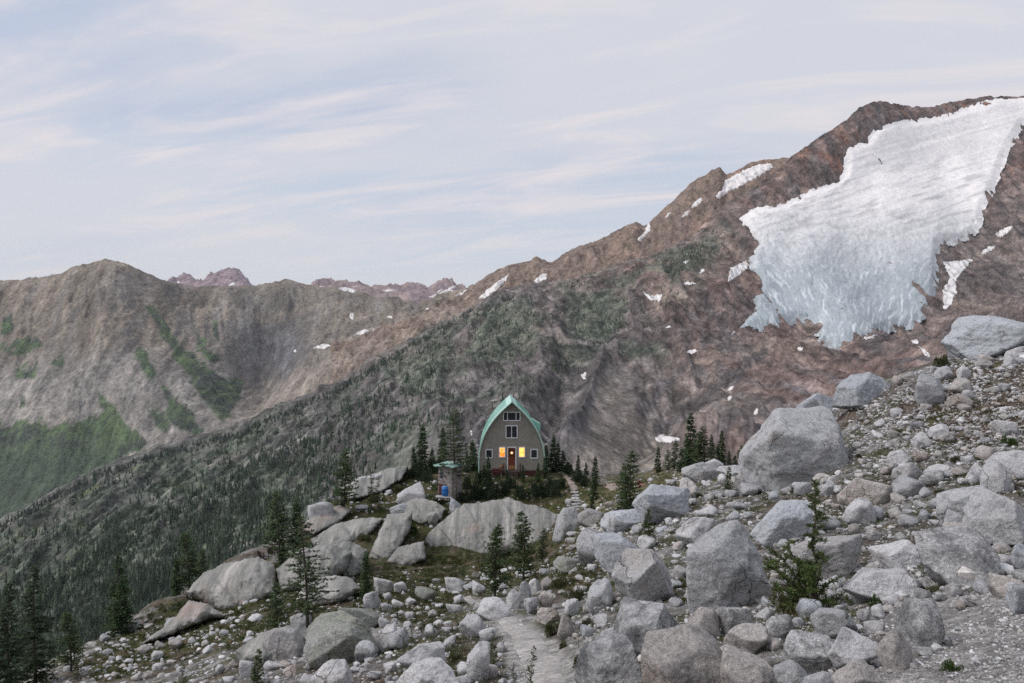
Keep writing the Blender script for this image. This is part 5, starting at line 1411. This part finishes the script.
HX, HY = (512.5 - CX) / F * 107, 107.0
HZ = (CY - 470.5) / F * 107
hut = empty('mountain_hut', (HX - .10, HY, HZ), math.radians(1.2))
tag(hut, 'brown arched mountain hut with a mint green roof and two glowing windows', 'hut')
PH = [(a * .945, b) for a, b in [(0, 4.36), (.7, 4.36), (1.8, 4.33), (2.8, 4.24), (3.7, 4.06), (4.6, 3.79), (5.4, 3.46), (6.1, 3.10), (6.8, 2.67), (7.4, 2.24), (8.0, 1.76), (8.6, 1.20), (9.1, .70), (9.6, .18), (9.75, 0)]]
TOP = 9.75 * .945
def half(z): return float(np.interp(z, [a for a, b in PH], [b for a, b in PH]))
zs = np.linspace(0, TOP, 40)
prof = [(half(z), z) for z in zs[:-1]] + [(0, TOP)] + [(-half(z), z) for z in zs[:-1][::-1]]
LEN = 11.5
MB().prism(prof, 0, LEN).build('wall', M_side, hut)
fo = MB().prism([(-4.3, -1.3), (4.3, -1.3), (4.3, -.01), (-4.3, -.01)], .03, LEN); fo.build('foundation', M_red, hut)
# roof shell: two curved sides meeting in a prow
rf = MB()
for s in (-1, 1):
    ring = []
    for z in np.linspace(-.25, TOP, 34):
        zc = max(z, 0); h = half(zc); dz = .05
        nx, nz = (half(min(zc + .1, TOP)) - half(max(zc - .1, 0))), -(min(zc + .1, TOP) - max(zc - .1, 0))
        L = math.hypot(nx, nz); ox, oz = -nz / L, nx / L
        if z < .0: ox, oz = 1, 0
        fr = -.45 - .95 * (max(z, 0) / TOP) ** 2.2
        i, o_ = .004, .13
        pin = (h + ox * i, z - oz * i if 0 else z + (-oz) * -i * 0 + 0); pout = (h + ox * o_, z - (oz) * -o_ * 0 + abs(oz) * o_ * .9)
        if z > TOP - .05: pin, pout = (0.0, TOP + .01), (0.0, TOP + .17)
        ring.append((pin, pout, fr))
    v = []
    for pin, pout, fr in ring:
        v += [(s * pin[0], fr, pin[1]), (s * pout[0], fr, pout[1]), (s * pout[0], LEN + .4, pout[1]), (s * pin[0], LEN + .4, pin[1])]
    n = len(ring); f = []
    for i in range(n - 1):
        for k in range(4): f.append((i * 4 + k, i * 4 + (k + 1) % 4, i * 4 + 4 + (k + 1) % 4, i * 4 + 4 + k))
    f += [(0, 1, 2, 3), tuple((n - 1) * 4 + k for k in range(4))]
    rf.add(v, f)
roof = rf.build('roof', M_mint, hut)
rb = MB()
for s in (-1, 1):
    for y in np.arange(.6, LEN, .9):
        pts_ = []
        for z in np.linspace(.1, 8.7, 16):
            pts_.append((s * (half(z) + .145), y, z + .10 * (z / TOP)))
        rb.tube(pts_, .022, 4)
rb.build('roof_seam', M_mintd, roof)
MB().tube([(0, -1.42, TOP + .16), (0, LEN + .4, TOP + .16)], .09, 6).build('ridge_cap', M_mintd, roof)
# dormer on the right side
dm = MB(); dm.prism([(2.3, 5.0), (4.05, 5.0), (4.05, 5.9), (2.0, 7.0)], 3.2, 5.6)
dorm = dm.build('dormer', M_mintd, hut)
MB().box(4.055, 4.09, 3.6, 5.2, 5.15, 5.8).build('window', M_glass, dorm)
MB().tube([(.9, 4.5, 9.0), (.9, 4.5, 13.0)], .022, 5).build('antenna', M_steel, roof)

def window(cx, cz, w, h, kind, bars=(), lab=None):
    f = MB(); t = .12; y0, y1 = -.07, -.002
    x0, x1, z0, z1 = cx - w / 2, cx + w / 2, cz - h / 2, cz + h / 2
    f.box(x0, x0 + t, y0, y1, z0, z1).box(x1 - t, x1, y0, y1, z0, z1).box(x0 + t, x1 - t, y0, y1, z1 - t, z1).box(x0 + t, x1 - t, y0 - .03, y1, z0, z0 + t)
    for b in bars: f.box(cx + b - .05, cx + b + .05, y0 + .01, y1, z0 + t, z1 - t)
    o = f.build('window', M_white, hut)
    if lab: o['label'] = lab
    MB().box(x0 + t, x1 - t, -.03, -.003, z0 + t, z1 - t).build('pane', M_lit if kind == 'lit' else M_blind if kind == 'blind' else M_glass, o)
    if kind == 'curtain' or kind == 'lit':
        return o
    return o
window(-1.29, 2.47, .90, 1.44, 'blind', (), 'left glowing orange window')
window(1.36, 2.47, .90, 1.44, 'lit', (), 'right glowing yellow window')
window(-3.05, 2.27, .98, 1.2, 'dark'); window(3.0, 2.24, 1.0, 1.28, 'dark')
window(-.02, 5.2, 1.62, 1.75, 'dark', (0,)); window(0, 7.28, 2.36, 1.24, 'dark', (-.58, .58))
d = MB().box(-.62, -.5, -.08, -.002, .1, 3.2).box(.5, .62, -.08, -.002, .1, 3.2).box(-.5, .5, -.08, -.002, 3.06, 3.2)
df = d.build('door_frame', M_white, hut)
dr = MB().box(-.5, .5, -.04, -.003, .1, 3.06).build('door', M_door, hut)
MB().box(-.38, .38, -.055, -.041, 1.9, 2.85).build('pane', plain('door_glass', (.09, .03, .02), .2), dr)
MB().box(-.42, .42, -.06, -.041, .16, .68).build('kick_board', M_wood, dr)
MB().tube([(.38, -.07, 1.3), (.38, -.12, 1.3), (.28, -.12, 1.3)], .02, 6).build('handle', M_steel, dr)
t = NT('wreath_glow'); t.bsdf((.8, .5, .3), .4, None, emis=(1.0, .62, .30), estr=.8)
bm = bmesh.new(); bmesh.ops.create_icosphere(bm, subdivisions=3, radius=.17); me = bpy.data.meshes.new('wreath_disc'); bm.to_mesh(me); bm.free(); me.materials.append(t.m)
lp = link('wreath', me, dr); lp.location = (0, -.10, 2.38); lp.scale = (1, .4, 1)  # wreath with a warm glow set in its material
# landing, stairs, rails
st = MB().box(-1.15, 1.15, -1.5, -.005, -.12, .08)
for k in range(5): st.box(-.8, .8, -1.5 - .3 * (k + 1), -1.5 - .3 * k - .003, -.30 - .2 * k, -.16 - .2 * k)
stairs = st.build('stairs', M_dwood, hut)
rl = MB()
for x in (-1.12, 1.12):
    rl.box(x - .05, x + .05, -1.48, -1.38, .081, 1.0); rl.box(x - .05, x + .05, -.16, -.06, .081, 1.0); rl.box(x - .04, x + .04, -1.378, -.162, .9, .98)
    rl.box(x - .03, x + .03, -1.378, -.162, .45, .52)
rl.build('railing', M_red, hut)
MB().box(-4.75, -4.56, -.52, -.40, 3.35, 3.55).box(4.56, 4.75, -.52, -.40, 3.5, 3.7).build('eave_lamp', M_white, hut)

# barbecue grill beside the door
gp = (HX - 2.1, HY - 1.35); gz = HZ - .95
gr = empty('grill', (gp[0], gp[1], gz)); tag(gr, 'dark lidded grill on legs left of the hut door', 'grill')
MB().prism([(-.7, .95), (.7, .95), (.7, 1.15), (.55, 1.42), (-.55, 1.42), (-.7, 1.15)], -.3, .3).build('lid', M_red, gr)
for x in (-.6, .6):
    for y in (-.24, .24): MB().box(x - .03, x + .03, y - .03, y + .03, -.1, .948).build('leg', M_steel, gr)
MB().box(-.64, .64, -.27, .27, .30, .34).build('shelf', M_dwood, gr)
pot = MB().tube([(HX - 1.5, HY - .5, HZ + .45), (HX - 1.5, HY - .5, HZ + .62), (HX - 1.5, HY - .5, HZ + .80)], [.14, .19, .17], 10)
tag(pot.build('flower_pot', plain('terracotta', (.42, .17, .09), .8), None, True), 'orange clay pot standing on the grill corner beside the hut door', 'pot')

# stone privy with a wavy mint roof
YP = 97.5; px0 = (450 - CX) / F * YP; zb = (CY - 496) / F * YP; k = YP / F
pv = empty('stone_privy', (px0, YP, zb), math.radians(-35)); tag(pv, 'narrow stone built privy with a mint metal roof and an arched hole', 'outhouse')
def stone_wall():
    t = NT('rubble_masonry'); p = t.obj(); vo = t.n('TexVoronoi'); vo.inputs['Scale'].default_value = 3.2; t.l(p, vo.inputs['Vector'])
    ve = t.n('TexVoronoi', feature='DISTANCE_TO_EDGE'); ve.inputs['Scale'].default_value = 3.2; t.l(p, ve.inputs['Vector'])
    hs = t.n('SeparateColor'); t.l(vo.outputs['Color'], hs.inputs[0])
    c = t.mix((.18, .155, .145), (.36, .32, .31), hs.outputs[0]); c = t.mix((.11, .10, .095), c, t.rmap(ve.outputs['Distance'], .0, .07, 0, 1))
    t.bsdf(c, .95, t.bump(ve.outputs['Distance'], .7, .08), spec=.1); return t.m
M_mason = stone_wall()
MB().box(-1.05, 1.05, -.95, 1.05, -.4, 3.75).build('wall', M_mason, pv)
a_ = [(-.28 - .55, 2.25), (.28 - .55, 2.25), (.28 - .55, 2.8)] + [(-.55 + .28 * math.cos(x), 2.8 + .28 * math.sin(x)) for x in np.linspace(.3, 2.84, 7)] + [(-.28 - .55, 2.8)]
MB().prism(a_, -.965, -.952).build('window', M_glass, pv)
MB().box(-.95, .35, -.975, -.952, 0, 1.55).build('door', M_red, pv)
nx_, ny_ = 24, 10; xs = np.linspace(-1.45, 1.55, nx_); ys = np.linspace(-1.45, 1.35, ny_); XX, YY = np.meshgrid(xs, ys)
ZZ = 3.90 + .09 * np.sin(XX * 2.2 + .5) + .12 * (YY + 1.3) * .4 + .025 * np.sin(XX * 7)
vt = np.stack([XX, YY, ZZ], -1).reshape(-1, 3); vb = vt - np.array((0, 0, .09)); ff = grid_faces(ny_, nx_); n_ = len(vt)
rim = [i for i in range(nx_)] + [r_ * nx_ + nx_ - 1 for r_ in range(1, ny_)] + [(ny_ - 1) * nx_ + i for i in range(nx_ - 2, -1, -1)] + [r_ * nx_ for r_ in range(ny_ - 2, 0, -1)]
sd_ = np.array([(rim[i], rim[(i + 1) % len(rim)], rim[(i + 1) % len(rim)] + n_, rim[i] + n_) for i in range(len(rim))])
new_mesh('roof', np.vstack([vt, vb]), np.vstack([ff, ff[:, ::-1] + n_, sd_[:, ::-1]]), M_pmint, False, parent=pv)

# blue barrel
g = P(445, 495.5, 95.6); bz = g[2]
br = empty('blue_barrel', g); tag(br, 'bright blue plastic barrel in front of the stone privy', 'barrel')
M_blue = plain('blue_plastic', (.02, .135, .40), .4, .08, 3, spec=.4)
MB().tube([(0, 0, 0), (0, 0, .04), (0, 0, .34), (0, 0, .38), (0, 0, .42), (0, 0, .72), (0, 0, .76), (0, 0, .80), (0, 0, 1.06)], [.36, .39, .40, .42, .40, .40, .42, .40, .38], 24).build('drum', M_blue, br, True)
MB().tube([(0, 0, 1.061), (0, 0, 1.12)], [.37, .35], 24).build('lid', plain('light_blue_plastic', (.12, .30, .55), .4), br, True)
v, f = rock_shape(688, 4, .2, .6); pl = new_mesh('stone_pad', v * np.array((1.0, .7, .14)), f, M_rock['grey'], True); pl.location = g + np.array((-.1, 0, -.165))
tag(pl, 'flat stone pad under the blue barrel', 'stone slab')

# garden chairs on the ridge
def chair(px, base, rz, lab):
    g = at(px, base); e = empty('garden_chair', (g[0], g[1], g[2] - .02), rz); s = .95 * 0 + 1
    tag(e, lab, 'chair', 'dark garden chairs on the ridge')
    b = MB()
    for i in range(5): b.prism([(-.30 + .124 * i, .34), (-.19 + .124 * i, .34), (-.19 + .124 * i, 1.05 + .05 * (2 - abs(i - 2))), (-.30 + .124 * i, 1.05 + .05 * (2 - abs(i - 2)))], .22, .25)
    bk = b.build('backrest', M_chair, e); bk.rotation_euler = (math.radians(-16), 0, 0)
    s_ = MB()
    for i in range(5): s_.box(-.30, .30, -.36 + .125 * i, -.25 + .125 * i, .36, .39)
    s_.build('seat', M_chair, e)
    for x in (-.36, .36):
        MB().box(x - .06, x + .06, -.42, .30, .58, .61).build('armrest', M_chair, e)
        MB().box(x - .02, x + .02, -.38, -.30, 0, .579).build('leg', M_chair, e); MB().box(x - .02, x + .02, .16, .24, 0, .579).build('leg', M_chair, e)
M_chair = plain('dark_red_brown_wood', (.045, .026, .026), .7, .2, 6)
chair(263, 560, 2.6, 'dark wooden garden chair nearer to the grass, on the ridge')
chair(272.5, 556, 2.9, 'dark wooden garden chair nearer to the firs, on the ridge')

# stone steps up to the hut
for i in range(8):
    py = 511 - i * 2.9; px = 578 - .5 * i + (i % 2); g = at(px, py); w = .85 - .02 * i
    v, f = rock_shape(700 + i, 3, .15, .6); o = new_mesh('stone_step', v * np.array((w * .8, .42, .13)), f, M_rock['brown grey'], True)
    o.location = g + np.array((0, .2, .10)); tag(o, ['lowest', 'second lowest', 'third lowest', 'fourth lowest', 'fourth highest', 'third highest', 'second highest', 'topmost'][i] + ' flat stone step of the stairs leading up to the hut', 'step', 'stone steps up to the hut')
for i in range(4):
    py = 541 - i * 6; px = 573 + (i % 2); g = at(px, py)
    v, f = rock_shape(720 + i, 3, .15, .6); o = new_mesh('stone_step', v * np.array((.65, .4, .14)), f, M_rock['brown grey'], True)
    o.location = g + np.array((0, .2, .08)); tag(o, ['lowest', 'second', 'third', 'topmost'][i] + ' flat stone of the lower flight between the grey boulders', 'step', 'stone steps of the lower flight')

# a person sitting at the meadow's edge by the crooked larch
def person(px, base):
    g = at(px, base); e = empty('person', g - np.array((0, 0, .02)), math.radians(35))
    tag(e, 'person in a dark red jacket sitting on the ground behind the crooked larch', 'person')
    J = {'pelvis': (0, 0, .12), 'chest': (0, .04, .48), 'neck': (0, .03, .64), 'head': (0, 0, .80), 'kneeL': (-.13, -.46, .42), 'kneeR': (.15, -.50, .34), 'footL': (-.14, -.74, .05), 'footR': (.18, -.86, .05), 'toeL': (-.15, -.86, .05), 'toeR': (.19, -.98, .05), 'shL': (-.19, .04, .56), 'shR': (.19, .04, .56), 'elL': (-.25, -.14, .34), 'elR': (.26, -.12, .32), 'haL': (-.16, -.36, .40), 'haR': (.18, -.36, .36), 'hipL': (-.1, -.04, .12), 'hipR': (.1, -.04, .12)}
    R = {'pelvis': .15, 'chest': .16, 'neck': .06, 'head': .105, 'kneeL': .075, 'kneeR': .075, 'footL': .05, 'footR': .05, 'toeL': .04, 'toeR': .04, 'shL': .075, 'shR': .075, 'elL': .05, 'elR': .05, 'haL': .04, 'haR': .04, 'hipL': .1, 'hipR': .1}
    E = [('pelvis','chest'),('chest','neck'),('neck','head'),('chest','shL'),('chest','shR'),('shL','elL'),('elL','haL'),('shR','elR'),('elR','haR'),('pelvis','hipL'),('pelvis','hipR'),('hipL','kneeL'),('kneeL','footL'),('footL','toeL'),('hipR','kneeR'),('kneeR','footR'),('footR','toeR')]
    ks = list(J); me = bpy.data.meshes.new('body'); me.from_pydata([J[q] for q in ks], [(ks.index(a), ks.index(b)) for a, b in E], [])
    o = bpy.data.objects.new('body', me); COL.objects.link(o)
    o.modifiers.new('s', 'SKIN'); sv = me.skin_vertices[0].data
    for i, q in enumerate(ks): sv[i].radius = (R[q], R[q]); sv[i].use_root = q == 'pelvis'
    m = o.modifiers.new('u', 'SUBSURF'); m.levels = m.render_levels = 1
    dg = bpy.context.evaluated_depsgraph_get(); dg.update(); ev = bpy.data.meshes.new_from_object(o.evaluated_get(dg))
    bpy.data.objects.remove(o); b = link('body', ev, e)
    ev.materials.clear()
    for mm in (M_jacket, M_trous, M_skin): ev.materials.append(mm)
    for p in ev.polygons:
        c = p.center; p.material_index = 2 if c.z > .66 else (1 if (c.y < -.2 and abs(c.x) < .24 and c.z < .5 and not (c.z > .36 and c.y > -.38)) or c.z < .2 else 0); p.use_smooth = True
    bm = bmesh.new(); bmesh.ops.create_icosphere(bm, subdivisions=3, radius=.118); hm = bpy.data.meshes.new('hair'); 
    bmesh.ops.delete(bm, geom=[v for v in bm.verts if v.co.z < -.01 and v.co.y < .03], context='VERTS'); bm.to_mesh(hm); bm.free(); hm.materials.append(M_dwood); h = link('hair', hm, e); h.location = (0, .02, .82)
M_jacket = plain('dark_red_jacket', (.16, .03, .035), .8); M_trous = plain('pink_grey_trousers', (.36, .20, .17), .85); M_skin = plain('skin', (.42, .25, .18), .6)
person(639, 487)
# ================================================================== SKY, SUN, AIR, CAMERA
SUN_EL, SUN_AZ = 48.0, -98.0          # azimuth from +Y (the view) towards +X
w = bpy.data.worlds.new('World'); SC.world = w; w.use_nodes = True
nt = w.node_tree; nt.nodes.clear()
N = lambda typ: nt.nodes.new('ShaderNode' + typ)
L_ = lambda a, b: nt.links.new(a, b)
sky = N('TexSky'); sky.sky_type = 'NISHITA'; sky.sun_disc = False
sky.sun_elevation = math.radians(SUN_EL); sky.sun_rotation = math.radians(SUN_AZ); sky.altitude = 2000; sky.air_density = 1.0; sky.dust_density = 1.2
tc = N('TexCoord'); sp = N('SeparateXYZ'); L_(tc.outputs['Generated'], sp.inputs[0])
def M(op, a, b=None, c=None):
    n = N('Math'); n.operation = op
    for i, x in enumerate((a, b, c)):
        if x is None: continue
        if isinstance(x, (int, float)): n.inputs[i].default_value = x
        else: L_(x, n.inputs[i])
    return n.outputs[0]
den = M('ADD', M('MAXIMUM', sp.outputs[2], 0.0), .16)
cx_ = M('DIVIDE', sp.outputs[0], den); cy_ = M('DIVIDE', sp.outputs[1], den)
cv = N('CombineXYZ'); L_(cx_, cv.inputs[0]); L_(cy_, cv.inputs[1])
def nz(scale, stretch, rot, detail, seed, dist=.4):
    vr = N('VectorRotate'); vr.rotation_type = 'Z_AXIS'; vr.inputs['Angle'].default_value = math.radians(rot); L_(cv.outputs[0], vr.inputs['Vector'])
    mp = N('Mapping'); mp.inputs['Scale'].default_value = stretch; mp.inputs['Location'].default_value = (seed, seed * .7, seed * .3)
    L_(vr.outputs[0], mp.inputs['Vector']); n = N('TexNoise'); n.inputs['Scale'].default_value = scale; n.inputs['Detail'].default_value = detail; n.inputs['Roughness'].default_value = .58; n.inputs['Distortion'].default_value = dist
    L_(mp.outputs[0], n.inputs['Vector']); return n.outputs['Fac']
def ramp(v, a, b, lo=0, hi=1):
    n = N('MapRange'); n.interpolation_type = 'SMOOTHSTEP'; L_(v, n.inputs['Value'])
    for k_, x in zip(('From Min', 'From Max', 'To Min', 'To Max'), (a, b, lo, hi)): n.inputs[k_].default_value = x
    return n.outputs['Result']
def MIX(a, b, f):
    n = N('Mix'); n.data_type = 'RGBA'
    for s_, x in ((n.inputs[6], a), (n.inputs[7], b), (n.inputs[0], f)):
        if isinstance(x, (int, float)): s_.default_value = x
        elif isinstance(x, tuple): s_.default_value = (*x, 1)
        else: L_(x, s_)
    return n.outputs[2]
KS = .91 / .10
big = nz(.75, (.45, 1.1, 1), 16, 6, 3.1); wisp = nz(2.6, (.42, 1.35, 1), 17, 10, 11.7, 1.1); fine = nz(5.0, (.35, 1.5, 1), 20, 8, 4.4, .6)
veil = MIX(sky.outputs[0], (.50 * KS, .535 * KS, .60 * KS), .78)                # thin high overcast over the clear sky
veil = MIX(veil, (.40 * KS, .45 * KS, .57 * KS), ramp(nz(.8, (.5, 1, 1), 18, 4, 21.0), .42, .62, 0, .7))
cl = MIX(veil, (.54 * KS, .552 * KS, .60 * KS), ramp(big, .42, .62, 0, .85))
cl = MIX(cl, (.655 * KS, .605 * KS, .615 * KS), M('MULTIPLY', ramp(wisp, .42, .68, 0, .8), ramp(fine, .30, .62, .45, 1)))
low = MIX(cl, (.545 * KS, .56 * KS, .585 * KS), ramp(sp.outputs[2], .22, .0, 0, .7))
bg = N('Background'); bg.inputs['Strength'].default_value = .10; L_(low, bg.inputs['Color'])
ow = N('OutputWorld'); L_(bg.outputs[0], ow.inputs['Surface'])

sl = bpy.data.lights.new('sun', 'SUN'); sl.energy = 1.5; sl.angle = math.radians(24); sl.color = (1.0, .95, .91)
so = link('sun', sl); el, az = math.radians(SUN_EL), math.radians(SUN_AZ)
dvec = Vector((math.sin(az) * math.cos(el), math.cos(az) * math.cos(el), math.sin(el)))
so.rotation_euler = dvec.to_track_quat('Z', 'Y').to_euler(); so.location = dvec * 200

# mountain air
hz = MB().box(-8000, 8000, -340, 12000, -1401, 960).build('haze', None)
t = NT('air'); pvn = t.n('VolumePrincipled'); pvn.inputs['Density'].default_value = 1.9e-5; pvn.inputs['Color'].default_value = (.86, .90, 1.0, 1)
pvn.inputs['Anisotropy'].default_value = 0.0; t.l(pvn.outputs[0], t.out.inputs['Volume']); hz.data.materials.append(t.m); tag(hz, kind='stuff')

cam = bpy.data.cameras.new('camera'); cam.sensor_width = 36; cam.lens = F * 36 / 1024; cam.clip_start = .1; cam.clip_end = 60000
co = link('camera', cam); co.location = (0, 0, 0); co.rotation_euler = (math.radians(90), 0, 0); SC.camera = co
vs = SC.view_settings; vs.view_transform = 'Standard'; vs.look = 'None'; vs.exposure = .48; vs.gamma = 1; vs.use_curve_mapping = False
SC.render.resolution_x, SC.render.resolution_y = 1024, 683
c_ = SC.cycles; c_.use_denoising = False; c_.max_bounces = 6; c_.diffuse_bounces = 3; c_.transparent_max_bounces = 8; c_.volume_bounces = 0; c_.use_adaptive_sampling = False
